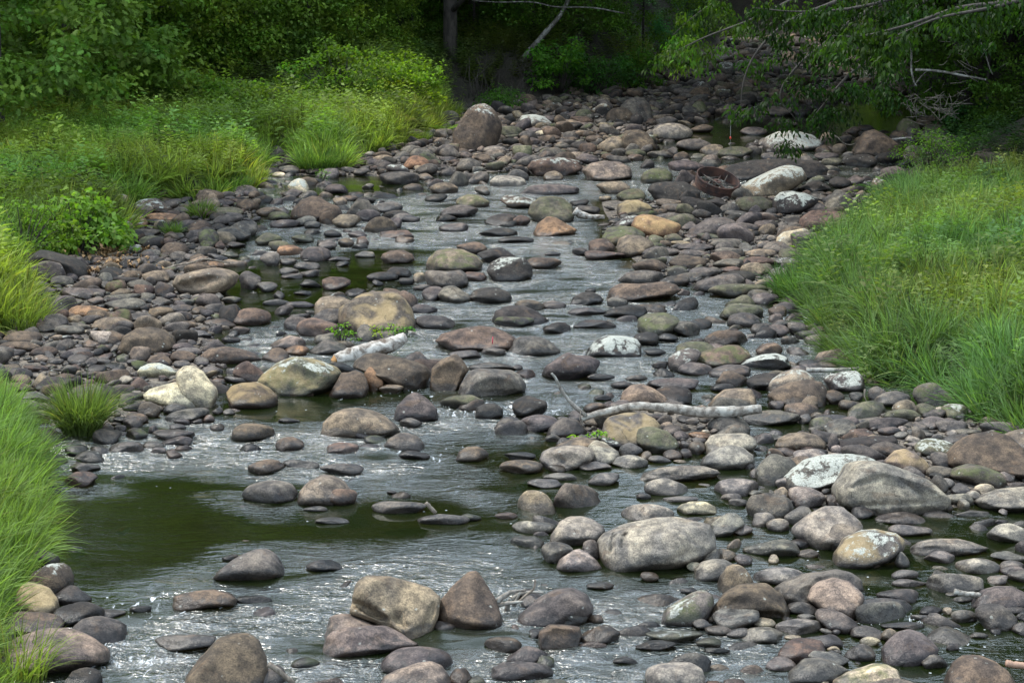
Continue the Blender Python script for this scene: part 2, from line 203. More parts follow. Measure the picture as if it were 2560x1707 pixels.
# --- big ones: tile, colour/marks, outline (or box), short landmark name, label ---
BIG = """
A k @-150,1420 0,1250 120,1150 280,1090 430,1058 600,1062 750,1120 900,1210 980,1270 1000,1370 700,1430 200,1480 | pink corner boulder | broad pinkish-tan dome boulder in the stream beside the bright yellow-green grass
A tY @130,900 140,760 180,660 240,635 330,650 430,690 520,790 548,870 500,945 300,930 | sunlit tan boulder | tan boulder with sunlit top half covered by the bright grass
A b @1585,800 1600,765 1780,720 1950,705 2100,740 2185,800 2170,850 1900,870 1640,890 1600,860 | low brown slab | low brown slab with undercut front edge alone in the near riffle
A g @1945,590 2000,540 2130,440 2240,375 2350,330 2440,330 2530,390 2600,500 2625,560 2500,600 2100,605 | sloping grey boulder | grey dome boulder sloping down to the left with a wet collar, in the green pool
A b @1715,1640 1730,1500 1800,1370 1900,1250 1980,1160 2100,1115 2240,1112 2350,1180 2430,1320 2460,1450 2400,1640 | brown egg boulder | tall rounded brown boulder with pale spotted crown cut by the photo's bottom edge
B tA @865,935 905,740 925,640 985,585 1060,578 1230,590 1420,640 1600,690 1690,790 1680,930 1620,1040 1540,1085 1430,1115 1300,1090 1100,1000 | undercut block | huge tan block with yellow edge and undercut dark hollow beneath its front
B bC @1660,985 1690,820 1780,700 1880,600 1940,545 2020,535 2080,600 2200,800 2285,970 2250,1005 1900,1015 | pointed brown boulder | brown boulder peaked like a tent right beside the big undercut block
B k @600,1270 640,1150 700,1090 850,1045 1000,1038 1180,1040 1280,1090 1500,1210 1440,1235 1300,1260 1000,1300 640,1320 | long pink boulder | long smooth pinkish boulder tapering right, with pale grey patch, before the undercut block
B k @1080,1640 1180,1500 1300,1440 1500,1375 1600,1365 1700,1410 1780,1510 1800,1640 | cut pink boulder | pinkish-brown broad boulder cut by bottom edge, in front of the long pink boulder
C l @330,270 350,210 430,90 520,35 640,35 740,60 830,120 860,170 800,250 600,285 400,280 | speckled round boulder | speckled pale grey round boulder touching the left end of the great slab
C lA @785,260 850,190 1050,110 1290,60 1500,45 1680,85 1820,110 1870,250 1870,330 1700,420 1500,470 1150,490 880,505 800,400 | great slab | very large light grey slab with brown shoulder and dark vertical clefts at left
C lC @405,500 440,430 560,345 620,330 700,370 780,440 832,500 700,525 480,525 | wet-footed pyramid | light grey pyramid-shaped rock with dark wet foot before the great slab
C l @1660,600 1680,520 1750,450 1850,425 1960,430 2060,490 2165,560 2120,605 1700,618 | pale dome | smooth pale grey dome with wet waterline standing in the still brown pool
C l @1800,200 1830,110 1900,50 1990,5 2060,8 2120,60 2135,120 1990,190 1870,210 | leaning cobble | light grey elongated boulder leaning up to the right behind the great slab's right end
C p @35,1000 80,930 250,780 400,700 560,685 690,760 745,870 745,920 690,960 450,1010 250,1040 100,1035 | plum dome | large plum-coloured dome boulder right of the driftwood twigs
C bA @245,1200 250,1090 340,1025 480,1030 620,1050 640,1130 590,1230 400,1240 270,1235 | blocky brown rock | blocky brown rock with a wet dark base in front of the plum dome
C gLM @1350,985 1400,900 1500,830 1650,740 1760,705 1850,760 1860,850 1790,960 1650,1000 1400,1000 | lichened dome | grey dome with white and yellow lichen patches rising from the near riffle
C b @1765,965 1800,900 1950,740 2100,660 2200,648 2350,650 2480,760 2540,900 2530,970 2200,980 | arched brown boulder | big arched brown boulder sheltering a pale round cobble in front
C l @1230,1500 1250,1430 1350,1390 1500,1378 1640,1378 1740,1440 1775,1520 1760,1640 1260,1640 | oval bottom boulder | pale grey oval boulder with dark underside in the riffle at the photo's bottom edge
C p @-200,1510 -190,1430 -100,1380 60,1368 250,1385 350,1420 388,1460 380,1490 200,1530 -100,1540 | blue-grey slab | smooth blue-grey slab with thin white rim in the riffle left of the oval bottom boulder
D l @215,190 240,120 380,20 550,-60 700,-60 830,60 880,130 860,200 500,310 400,310 | broad grey dome | broad light grey dome behind the pink-topped boulder in the cobble bar
D gYL @575,460 590,380 720,230 880,160 1000,145 1100,170 1200,190 1262,270 1240,350 1050,440 800,485 650,480 | orange-crowned boulder | dark grey boulder crowned with orange and white lichen beside still water
D l @1285,370 1320,320 1400,270 1520,245 1750,245 1900,280 2030,330 1900,370 1600,395 1330,395 | long whaleback | long low light grey whaleback boulder beside the dark green reflecting pool
D p @1830,860 1900,780 1980,710 2120,675 2250,680 2380,740 2420,860 2200,890 | plum hump | large purple-brown hump touching the pitted round cobble at the photo's edge
D gK @1915,960 1920,890 1980,845 2060,835 2160,850 2240,910 2285,980 2270,1040 2160,1065 1990,1060 | pitted ball | rough pitted grey ball-shaped cobble like coarse concrete
D g @45,700 150,640 350,560 480,550 640,518 780,550 860,620 870,720 500,830 150,830 60,790 | two-humped boulder | long dark grey two-humped boulder behind the sunlit mushroom-like one
D k @350,800 400,700 480,630 620,598 760,630 860,730 885,790 860,850 820,910 760,945 600,920 470,880 400,830 | bun boulder | bun-shaped boulder with sunlit cream-pink top and dark brown lower half
D p @440,930 480,885 560,880 690,920 780,985 835,1040 800,1075 680,1090 540,1060 460,1000 | plum egg | smooth purple egg-shaped cobble sloping down right, under the bun boulder
D g @150,1545 200,1460 340,1340 480,1325 620,1370 745,1450 640,1530 400,1550 | grey wedge | grey wedge-shaped cobble rising to a peak left of the greenish white boulder
D p @1030,1370 1040,1260 1120,1170 1220,1090 1330,1070 1430,1100 1500,1170 1560,1260 1500,1350 1280,1380 1100,1380 | pale-footed plum cone | purple-grey boulder peaked in the middle with pale pinkish base and wet foot
D wM @550,1640 600,1540 720,1470 860,1430 980,1388 1100,1395 1190,1450 1260,1640 | greenish white boulder | greenish-white boulder with tan streak cut by bottom edge of the photo
D b @1560,1640 1640,1500 1730,1370 1850,1310 1960,1315 2100,1360 2200,1450 2250,1560 2240,1640 | dark-pool boulder | big brown boulder rising from the dark pool by a pinkish stick
E b @1815,200 1840,130 1920,60 2060,45 2200,65 2340,110 2400,160 2300,190 2000,205 | brown loaf | long brown loaf-shaped boulder on the left bar behind the cream pair
E wL @1260,280 1290,235 1360,200 1450,195 1560,235 1640,290 1560,330 1300,330 | whitewashed cobble | dark cobble whose top looks splashed with white lichen behind the cream pair
E w @1605,330 1610,280 1680,225 1760,220 1860,270 1910,350 1990,430 2002,500 1950,595 1850,600 1650,500 | rear cream boulder | taller rear one of two touching cream-yellow boulders on the left bar
E w @1320,490 1370,440 1480,400 1620,368 1740,380 1850,430 1900,500 1890,590 1800,608 1560,590 1350,545 | front cream boulder | low front one of two touching cream-yellow boulders, white on top
E bY @2075,480 2120,410 2200,380 2350,370 2470,430 2550,500 2555,560 2500,600 2350,605 2130,590 | toffee boulder | glossy toffee-brown boulder with undercut shadow just right of the cream pair
E g @1515,700 1560,660 1700,620 1850,605 1915,630 1910,680 1850,710 1700,735 1570,740 | sausage cobble | grey sausage-shaped cobble lying in front of the cream boulders
F mLY @0,370 50,300 180,200 330,140 480,145 620,180 740,240 780,300 750,380 660,440 450,475 200,490 60,440 | great olive egg | great olive-grey egg boulder with rusty white-streaked top left of the birch log
F b @865,240 900,170 1000,110 1100,100 1250,125 1400,155 1560,220 1610,280 1600,350 1540,410 1400,435 1250,390 1000,290 | great brown loaf | great smooth brown loaf boulder lying against the birch log
F b @675,480 720,400 780,290 840,290 900,268 980,300 1020,360 1042,430 1000,490 850,505 720,500 | shouldered brown boulder | brown boulder with notched shoulder between the great olive egg and orange cone
F oC @985,290 1030,235 1060,235 1120,310 1180,380 1170,410 1080,455 1040,440 1010,360 | orange cone | small upright orange-tan cone wedged against the great brown loaf
F bA @1600,400 1610,250 1700,170 1830,110 1880,150 1960,260 1920,320 1830,430 1700,440 | cleft brown block | angular brown block with sunlit top facet and deep black underside
F g @1835,505 1870,420 1950,280 2020,250 2200,255 2350,265 2440,330 2480,400 2470,450 2250,490 | big grey shoulder | big smooth grey boulder right of the cleft block with smaller one before it
F p @1260,700 1290,600 1380,500 1440,465 1500,475 1600,550 1660,620 1675,690 1500,715 1300,720 | craggy peak rock | craggy purple-brown peaked rock standing at head of the broad riffle
F t @597,830 610,750 700,660 800,620 930,612 1080,635 1180,680 1290,770 1318,810 1250,840 900,870 650,865 | speckled tan dome | large speckled tan-grey dome boulder in the riffle behind the pool
F g @1170,960 1220,890 1300,845 1380,840 1480,870 1550,940 1540,1000 1300,1000 | veiled dome | dark grey dome with water sliding off its right side in the riffle
F kC @375,1470 400,1380 480,1280 600,1220 700,1230 800,1280 880,1370 905,1440 700,1480 450,1480 | striped pink cone | pinkish cone boulder with pale stripes, smaller rock leaning on its front
F b @1830,1080 1860,1010 1930,965 2040,960 2110,1000 2138,1040 2050,1090 1900,1095 | lone dark brown rock | dark brown lone rock with a rounded top in mid-riffle
F d @2010,690 2020,610 2100,568 2200,570 2270,620 2275,680 2150,700 | spillway rock | dark wet rock with thin veil of water spilling past it
J b @1630,1568 1700,1500 1880,1450 2060,1420 2200,1435 2300,1490 2400,1550 2390,1620 2200,1650 1800,1640 | red-flecked boulder | long brown boulder with a tiny red fleck on its right half
G dL @650,130 700,60 780,-20 880,-55 1050,-50 1150,-20 1190,40 1185,125 | snow-capped boulder | dark purple boulder capped with bright white lichen in mid-channel
G pA @265,290 300,230 420,150 520,95 580,125 700,130 805,180 800,230 760,280 550,328 340,325 | keel-shaped rock | angular purple-brown rock with pale upper ridge, upright twig rising before it
G d @1310,490 1330,440 1400,408 1520,405 1620,440 1658,490 1640,560 1500,575 1380,550 | dark loaf | smooth dark purple loaf boulder behind the olive dome near the long branch
G t @990,540 1020,460 1100,400 1200,392 1300,430 1400,500 1490,590 1200,600 1000,600 | olive dome | olive-tan dome behind the long fallen branch near its bend
G t @1765,600 1850,520 1950,440 2080,425 2200,440 2235,520 2250,590 2000,615 | smooth fawn dome | smooth fawn dome boulder behind the thick end of the fallen branch
G pC @310,850 340,800 430,720 480,700 600,720 690,820 680,850 500,868 350,868 | plum pyramid | purple-brown pyramid rock at the thin end of the fallen branch
G gY @795,900 850,750 900,690 1050,655 1200,650 1320,700 1380,780 1350,860 1150,950 900,930 | yellow-topped boulder | grey boulder with speckled yellow top under the fallen branch
G m @1115,850 1150,800 1250,782 1330,785 1430,820 1500,890 1530,960 1480,1000 1300,1020 1200,980 1130,920 | olive bun | olive-topped brown boulder leaning on the yellow-topped boulder's right side
G g @1785,800 1800,740 1880,670 1960,655 2070,680 2160,740 2190,800 2170,850 1850,855 | hooded boulder | round boulder, brown left half and grey-green right half, below the fallen branch
G l @1765,1030 1770,930 1830,860 1950,840 2150,840 2240,890 2250,960 2200,1000 1900,1045 | upper twin cobble | upper of two big pale grey cobbles stacked at the right of the gravel bar
G l @1715,1120 1760,1060 1900,970 2020,948 2130,970 2220,1040 2230,1110 2100,1150 1850,1162 | lower twin cobble | lower of two big pale grey cobbles stacked at right of gravel bar, smooth and oval
G l @260,1080 280,1010 360,970 500,955 640,950 730,980 758,1030 740,1090 640,1140 480,1175 330,1170 270,1120 | dished grey boulder | big light grey oval boulder with a dished lower-left face on the gravel bar
G l @1140,1270 1200,1210 1350,1160 1550,1135 1750,1140 1900,1180 1930,1210 1850,1245 1500,1275 1250,1285 | low long bar rock | long low light grey rock with pitted wet edge between two still pools
G w @1515,1530 1560,1490 1650,1465 1780,1470 1880,1520 1870,1570 1560,1580 | pale bun | pale buff bun-shaped rock just behind the great slab
G pL @1425,230 1440,150 1520,90 1620,62 1700,70 1745,110 1700,180 1600,230 1500,268 | moss-edged boulder | purple-brown boulder with white-and-green lichened crest in the right-hand cluster
G rM @1665,180 1700,110 1850,60 2000,30 2080,35 2170,90 2195,140 2100,200 1850,240 1700,210 | mossy red log-shaped boulder | long reddish boulder with mossy back lying beside the moss-edged boulder
G dL @2080,220 2150,170 2300,120 2430,110 2530,150 2560,230 2400,258 2200,258 | painted-patch boulder | dark boulder with one bright white lichen patch near right bank grass
H kL @-30,400 20,350 150,280 270,245 350,260 435,340 400,420 200,450 0,465 | crusted pink boulder | pinkish-tan boulder with crusty pale lichen behind the big brown one by the right bank
H b @-10,500 40,440 200,380 380,345 500,370 540,440 535,520 490,590 300,590 150,580 20,550 | big right brown boulder | big smooth brown boulder with flat left flank near the right bank's overhanging grass
H pL @510,350 560,310 700,275 820,270 880,330 885,430 800,450 560,445 | white-lidded boulder | dark purple boulder with white lid of lichen tucked under the right bank grass
H g @940,580 1000,510 1100,460 1200,452 1290,490 1312,540 1290,590 1000,590 | bankside grey dome | grey dome at the foot of the right bank's overhanging grass
H m @1045,690 1110,640 1250,617 1350,635 1412,690 1380,725 1200,735 | olive bankside cobble | olive-tan oval cobble by the right bank pool
H r @640,880 760,810 900,795 980,850 980,890 800,895 | rusty flake | rust-brown flat cobble on the right bar
H d @605,960 640,910 800,880 1000,865 1150,870 1200,910 1150,950 950,980 700,1015 620,1000 | dark wavy cobble | long dark purple cobble with a wavy top on the right bar
H pA @545,980 555,900 590,838 630,855 652,910 640,960 600,1005 | standing dark chip | small dark purple cobble standing on end on the right bar
H t @50,960 100,890 200,845 330,830 450,860 530,930 540,980 400,995 120,990 | folded tan boulder | tan-grey boulder with a folded crease across, at the right bar
H gLL @110,1330 130,1250 220,1170 350,1080 520,1035 760,1030 900,1045 1010,1100 960,1200 700,1290 300,1355 | icing-topped boulder | large grey boulder iced with thick white lichen along its whole top
H lA @610,1400 610,1330 680,1210 740,1120 850,1095 1000,1105 1250,1180 1450,1260 1560,1370 1640,1450 1600,1510 1300,1555 1000,1580 760,1520 640,1480 | great mauve slab | great mauve-grey slab with brown upper corner, largest on the right bar
H kCY @1060,1110 1110,1060 1180,1000 1270,985 1350,1010 1450,1110 1500,1170 1460,1210 1200,1200 | orange-peaked rock | pinkish-grey rock with orange peak right behind the great mauve slab
H b @1630,1120 1650,1030 1750,920 1900,845 2080,820 2220,860 2330,960 2400,1100 2380,1220 2000,1200 1700,1150 | huge brown boulder | huge rounded brown boulder at right edge below the bank grass
H gM @1670,1240 1720,1160 1850,1120 2000,1145 2130,1210 2178,1290 2100,1330 1850,1300 | moss-flecked grey boulder | dark grey boulder with faint moss in front of the huge brown boulder
H l @1890,1470 1980,1400 2150,1350 2400,1325 2420,1530 2150,1545 1950,1520 | edge grey egg | large smooth light grey egg boulder cut by the photo's right edge
H l @185,1410 200,1350 280,1325 400,1340 500,1390 535,1440 480,1490 330,1520 230,1500 | pale green egg | pale greenish-white smooth egg boulder in front of the icing-topped boulder
H l @2115,1200 2160,1178 2230,1185 2272,1230 2240,1280 2160,1285 | white egg cobble | small smooth whitish egg cobble under the huge brown boulder
I d @190,980 220,870 300,760 350,725 450,740 680,800 800,880 845,960 760,995 500,1005 240,1005 | black bank boulder | big blackish boulder speckled with pale lichen, half under the left bank shrubs
I tA @1590,1040 1620,960 1750,930 1880,910 1980,893 2100,915 2190,960 2170,1030 2050,1110 1850,1145 1680,1110 | craggy tan boulder | craggy tan boulder with sunken dark face on the left bar
I oA @620,1310 640,1270 720,1240 850,1240 995,1280 980,1310 900,1340 720,1350 | orange flake | flat bright orange-brown rock lying on the left bar cobbles
I p @335,1420 350,1370 440,1320 530,1312 600,1350 628,1400 600,1450 450,1475 360,1470 | white-nicked dark cobble | dark purple cobble with a tiny white nick on the left bar
I t @835,1440 870,1380 960,1345 1100,1345 1200,1380 1255,1420 1200,1460 950,1475 | smooth tan loaf | smooth tan-grey loaf cobble on the left bar before the orange flake
I b @1090,1640 1130,1520 1250,1445 1380,1432 1500,1460 1600,1530 1615,1620 1500,1680 1200,1680 | big left brown loaf | big smooth brown loaf boulder on the left bar
I bL @1225,380 1230,310 1300,265 1400,258 1500,290 1580,350 1580,390 | lichened bank rock | brown rock with rust and white lichen at the foot of the left meadow
J b @315,440 330,370 400,280 500,230 580,240 650,290 760,330 800,390 780,440 650,458 420,445 | rough fawn boulder | rough fawn boulder sloping down right, by the small left pool
J tM @1828,300 1850,260 1940,222 2050,228 2150,290 2130,325 1980,345 1850,330 | olive oval | olive-tan oval boulder in the upper channel
J b @1145,810 1165,765 1240,732 1350,730 1440,770 1462,820 1400,845 1200,855 | brown button | smooth brown flattened boulder alone in the upper riffle
J tM @1560,870 1575,800 1650,735 1780,715 1900,725 2020,780 2080,850 2070,900 1800,925 1600,915 | great olive loaf | great olive-tan loaf boulder standing mid-channel
J dL @2110,920 2150,850 2250,795 2350,785 2470,800 2530,880 2545,960 2400,1000 2180,1005 | white-freckled dark boulder | dark round boulder freckled with tiny white lichen spots, mid-channel
J g @1550,980 1548,925 1600,915 1750,925 1880,910 1930,950 1955,1040 1850,1070 1650,1085 1580,1060 | cracked grey boulder | grey boulder with a diagonal crack before the great olive loaf
J r @605,1060 605,1000 680,975 800,978 870,1010 870,1050 750,1090 640,1095 | brick-red rock | brick-red rounded rock in the left channel
J t @540,1330 540,1220 590,1165 680,1148 800,1165 880,1200 880,1330 700,1365 570,1355 | round tan companion | round tan boulder tucked behind the huge golden boulder's left side
J tY @770,1400 770,1260 860,1190 950,1120 1080,1105 1280,1108 1360,1170 1420,1270 1465,1400 1440,1480 1300,1470 900,1490 | huge golden boulder | huge golden-tan boulder with a diagonal ledge, small green plants at its foot
J d @2165,1370 2200,1290 2300,1240 2450,1235 2580,1290 2700,1370 2690,1410 2300,1410 | dark whaleback | dark whaleback boulder behind the smaller mossy one in the right of the riffle
J wM @280,150 330,95 390,72 450,90 490,150 495,210 420,225 330,190 | whitened pool rock | olive rock half covered with white lichen beside the small left pool
K m @140,400 170,310 250,245 370,235 470,250 550,320 578,420 540,465 250,465 | two-spot boulder | large dark olive-grey boulder with two pale lichen spots in the upper channel
K o @175,595 230,490 330,420 400,430 520,500 600,545 560,575 420,590 250,605 | tawny slope rock | tawny rock sloping down right in front of the two-spot boulder
K d @1240,180 1290,120 1420,100 1600,105 1730,200 1735,260 1600,290 1350,290 | dark twin-dot boulder | dark flat-topped boulder with twin white dots left of the rusty wheel
K tY @960,390 970,310 1040,275 1160,270 1250,310 1290,355 1240,395 1100,415 980,410 | golden-brown bun | golden-brown bun-shaped boulder in the upper channel
K mM @1175,90 1200,20 1300,-20 1400,-20 1470,30 1475,90 1400,115 1200,115 | mossy dark bun | dark olive bun boulder at a small upper pool's edge
K oY @1090,510 1130,430 1210,402 1300,410 1540,490 1555,520 1500,590 1300,622 1150,570 | orange-backed boulder | boulder with bright orange back tapering to a dark snout at right
K mM @820,620 880,530 990,505 1120,520 1220,580 1230,650 1000,680 850,670 | mossy loaf | mossy grey loaf boulder left of the orange-backed boulder
K t @955,710 980,630 1060,590 1180,595 1280,650 1310,700 1200,760 1050,780 970,760 | tan knob | round tan boulder at the foot of the orange-backed boulder
K g @1575,600 1640,530 1800,440 1950,425 2050,460 2120,550 2000,590 1750,600 1600,612 | long grey shoulder | long smooth grey boulder among right-hand cobbles
K g @1655,1080 1700,1020 1900,960 2080,940 2145,1000 2100,1060 1900,1095 1700,1105 | sinuous grey boulder | long sinuous dark grey cobble pointing left among right-hand cobbles
K b @845,1180 900,1090 1000,1035 1200,1040 1400,1018 1500,1045 1555,1100 1500,1140 1300,1170 1000,1195 | giant brown cigar | giant long brown boulder with streaked flank at channel's right side
K d @515,1228 560,1160 640,1118 740,1115 820,1150 838,1200 700,1230 | black mid-channel dome | blackish smooth dome with a small rock perched behind it
K d @832,1330 870,1285 980,1250 1100,1228 1220,1250 1248,1300 1200,1345 1000,1350 | black slug rock | dark slug-shaped boulder tapering left in the channel
K mM @1155,1440 1160,1360 1240,1310 1400,1305 1520,1350 1562,1400 1480,1470 1350,1505 1200,1490 | olive-capped boulder | reddish boulder with olive cap at channel's right side
K m @2045,330 2060,270 2140,240 2300,240 2400,290 2415,370 2200,385 2070,365 | olive bun by wheel | olive-tan bun boulder just below the white-fronted boulder
Z tL @1030,890 1050,855 1110,820 1180,790 1240,765 1280,758 1335,770 1355,820 1300,860 1190,905 1060,908 | white-fronted boulder | large tan boulder with its lower left face crusted white, touching the rusty wheel
L dL @30,340 50,260 120,195 220,187 340,210 470,260 440,320 280,380 80,400 | white-crested boulder | dark green-black boulder with a broad white crest of lichen
L g @480,360 560,250 630,175 680,170 760,240 820,320 760,380 600,390 | grey peak boulder | grey-tan boulder peaked like a hill, above the long russet one
L r @275,520 300,440 400,365 550,360 700,385 820,460 780,500 600,560 350,560 | long russet boulder | long smooth russet-brown boulder near the right bank shrubs
L wL @50,700 80,620 150,560 260,545 340,530 400,570 350,630 220,700 120,720 | crusty white pair rock | whitish lichen-crusted rock with folded surface by the right bank pool
M bL @1805,950 1810,850 1880,740 1940,640 2020,590 2100,582 2180,640 2240,740 2262,800 2240,900 2190,970 2000,1000 1850,1020 | upright boulder | tall upright boulder with pale rim standing at the end of the grass
N b @1000,1330 1010,1250 1080,1200 1160,1190 1240,1220 1300,1290 1318,1350 1250,1390 1080,1390 | dark ball boulder | dark ball-like boulder with a white smear at the edge of far pool
N g @990,980 1050,920 1130,893 1210,900 1270,970 1290,1050 1300,1120 1100,1110 | far grey hump | grey hump boulder behind the cobbles of the far bar
N lL @55,1110 90,1060 200,1050 300,1070 370,1130 360,1165 200,1175 90,1160 | frosted slab | frosted white-grey slab right beside the upright boulder
N rL @130,1540 180,1470 350,1440 500,1450 620,1480 650,1560 500,1610 200,1600 | patchwork slab | wide flat reddish rock patched with cream lichen on far bar
N k @640,1560 720,1500 850,1475 1000,1485 1090,1540 1100,1620 900,1650 700,1640 | mauve loaf | long mauve-brown loaf boulder beside patchwork slab
N r @1265,590 1330,590 1440,640 1540,730 1545,765 1500,775 1380,690 1280,640 | rust log-like rock | rust-red slanting rock under the far bank's leaves
Z lL @1148,665 1165,630 1220,605 1300,600 1380,620 1425,655 1420,680 1300,690 1160,690 | white far boulder | broad white lichen-covered boulder at the far pool under hanging leaves
O t @235,920 240,830 330,798 400,820 460,880 470,930 350,945 | far sunlit tan rock | tan rock catching light on the far bar under leaves
O b @720,1420 830,1290 900,1210 980,1190 1060,1230 1200,1330 1205,1400 1000,1430 | dark pyramid | dark brown pyramid-shaped boulder in tree shade on the right
Z d @960,800 1000,760 1100,735 1250,728 1400,740 1452,780 1440,820 1200,830 1000,825 | black shelf | very long low blackish rock in shade behind the white-fronted boulder
"""

# ------------------------------------------------------------------ geometry helpers
CP, SP = math.cos(PITCH), math.sin(PITCH)


def ray(px, py):
    """direction through a pixel of the photograph, scaled so that its horizontal forward part is 1"""
    u = (np.asarray(px, float) - 1280.0) / FPX
    v = -(np.asarray(py, float) - 853.5) / FPX
    x = u
    y = CP + v * SP
    z = -SP + v * CP
    return x / y, z / y


def ground(px, py, z=0.0):
    """point on the horizontal plane z seen at a pixel"""
    rx, rz = ray(px, py)
    d = (z - CAM_H) / rz
    return rx * d, d


def at(px, d, py=None, z=None):
    """world point at forward distance d in column px, at row py or at height z"""
    if py is None:
        py = 853.5
        for _ in range(4):
            rx, rz = ray(px, py)
            cur = CAM_H + rz * d
            py -= (z - cur) / d * FPX
    rx, rz = ray(px, py)
    return Vector((float(rx * d), d, float(CAM_H + rz * d)))


def to_px(x, y, z):
    dx, dy, dz = x, y, z - CAM_H
    f = dy * CP - dz * SP
    u = dy * SP + dz * CP
    return 1280 + FPX * dx / f, 853.5 - FPX * u / f


def poly_ground(pts):
    a = np.array(pts, float)
    x, y = ground(a[:, 0], a[:, 1])
    return np.stack([x, y], 1)


def inside(poly, x, y):
    x = np.asarray(x); y = np.asarray(y)
    c = np.zeros(x.shape, bool)
    n = len(poly)
    for i in range(n):
        x0, y0 = poly[i]; x1, y1 = poly[(i + 1) % n]
        if y0 == y1:
            continue
        m = ((y0 > y) != (y1 > y)) & (x < (x1 - x0) * (y - y0) / (y1 - y0) + x0)
        c ^= m
    return c


def sdf(poly, x, y):
    """signed distance to a polygon, positive outside"""
    x = np.asarray(x, float); y = np.asarray(y, float)
    best = np.full(x.shape, 1e9)
    n = len(poly)
    for i in range(n):
        ax, ay = poly[i]; bx, by = poly[(i + 1) % n]
        ex, ey = bx - ax, by - ay
        t = np.clip(((x - ax) * ex + (y - ay) * ey) / (ex * ex + ey * ey + 1e-12), 0, 1)
        d = (x - ax - t * ex) ** 2 + (y - ay - t * ey) ** 2
        best = np.minimum(best, d)
    d = np.sqrt(best)
    return np.where(inside(poly, x, y), -d, d)


def smooth(t):
    t = np.clip(t, 0, 1)
    return t * t * (3 - 2 * t)


class Noise:
    """cheap smooth noise: a sum of sines in random directions"""
    def __init__(self, seed, n=9, dim=3):
        r = np.random.default_rng(seed)
        k = r.normal(size=(n, dim)); k /= np.linalg.norm(k, axis=1)[:, None]
        self.k = k * r.uniform(0.7, 1.4, n)[:, None]
        self.p = r.uniform(0, 6.28, n)
        self.n = n

    def __call__(self, P, f=1.0):
        return np.sin(P @ (self.k.T * f * 2.0) + self.p).sum(1) / math.sqrt(self.n)


def mesh_obj(name, verts, faces, mat, parent=None, smooth_shade=True, loc=None, colors=None):
    """verts (n,3) array; faces: (m,k) array or list of tuples; colors: dict name -> (n,4) array"""
    me = bpy.data.meshes.new(name)
    v = np.asarray(verts, float)
    if isinstance(faces, np.ndarray):
        m, k = faces.shape
        me.vertices.add(len(v)); me.vertices.foreach_set("co", v.ravel())
        me.loops.add(m * k); me.loops.foreach_set("vertex_index", faces.ravel().astype(np.int32))
        me.polygons.add(m)
        me.polygons.foreach_set("loop_start", np.arange(0, m * k, k, dtype=np.int32))
        me.polygons.foreach_set("loop_total", np.full(m, k, dtype=np.int32))
        me.update(calc_edges=True)
    else:
        me.from_pydata(v.tolist(), [], faces)
    if smooth_shade:
        me.polygons.foreach_set("use_smooth", np.ones(len(me.polygons), bool))
    for nm, arr in (colors or {}).items():
        a = me.attributes.new(nm, 'FLOAT_COLOR', 'POINT')
        a.data.foreach_set("color", np.asarray(arr, np.float32).ravel())
    me.materials.append(mat)
    me.update()
    o = bpy.data.objects.new(name, me)
    COL.objects.link(o)
    if loc is not None:
        o.location = loc
    if parent is not None:
        o.parent = parent
    return o


def tag(o, label=None, cat=None, group=None, kind=None):
    if label: o["label"] = label
    if cat: o["category"] = cat
    if group: o["group"] = group
    if kind: o["kind"] = kind
    return o


def empty(name, loc, label, cat, group=None, rz=0.0):
    o = bpy.data.objects.new(name, None)
    o.empty_display_size = 0.2
    COL.objects.link(o)
    o.location = loc
    o.rotation_euler = (0, 0, rz)
    return tag(o, label, cat, group)


# ------------------------------------------------------------------ materials
def new_mat(name):
    m = bpy.data.materials.new(name)
    m.use_nodes = True
    nt = m.node_tree
    nt.nodes.clear()
    out = nt.nodes.new("ShaderNodeOutputMaterial")
    return m, nt, out


def N(nt, typ, **kw):
    n = nt.nodes.new(typ)
    for k, v in kw.items():
        if k == "inp":
            for kk, vv in v.items():
                n.inputs[kk].default_value = vv
        else:
            setattr(n, k, v)
    return n


def math_n(nt, op, a, b=None, clamp=False):
    n = nt.nodes.new("ShaderNodeMath"); n.operation = op; n.use_clamp = clamp
    for i, s in enumerate((a, b)):
        if s is None: continue
        if isinstance(s, (int, float)): n.inputs[i].default_value = s
        else: nt.links.new(s, n.inputs[i])
    return n.outputs[0]


def ramp(nt, fac, lo, hi, smoothstep=True):
    n = nt.nodes.new("ShaderNodeMapRange")
    n.interpolation_type = 'SMOOTHSTEP' if smoothstep else 'LINEAR'
    n.inputs["From Min"].default_value = lo; n.inputs["From Max"].default_value = hi
    nt.links.new(fac, n.inputs["Value"])
    return n.outputs[0]


def mixc(nt, fac, a, b, mode='MIX'):
    n = nt.nodes.new("ShaderNodeMix"); n.data_type = 'RGBA'; n.blend_type = mode
    for s, i in ((fac, 0), (a, 6), (b, 7)):
        if isinstance(s, (int, float)): n.inputs[i].default_value = s
        elif isinstance(s, tuple): n.inputs[i].default_value = s
        else: nt.links.new(s, n.inputs[i])
    return n.outputs[2]


def noise_tex(nt, vec, scale, detail=4.0, rough=0.6, dist=0.0):
    n = nt.nodes.new("ShaderNodeTexNoise")
    n.inputs["Scale"].default_value = scale
    n.inputs["Detail"].default_value = detail
    n.inputs["Roughness"].default_value = rough
    n.inputs["Distortion"].default_value = dist
    nt.links.new(vec, n.inputs["Vector"])
    return n


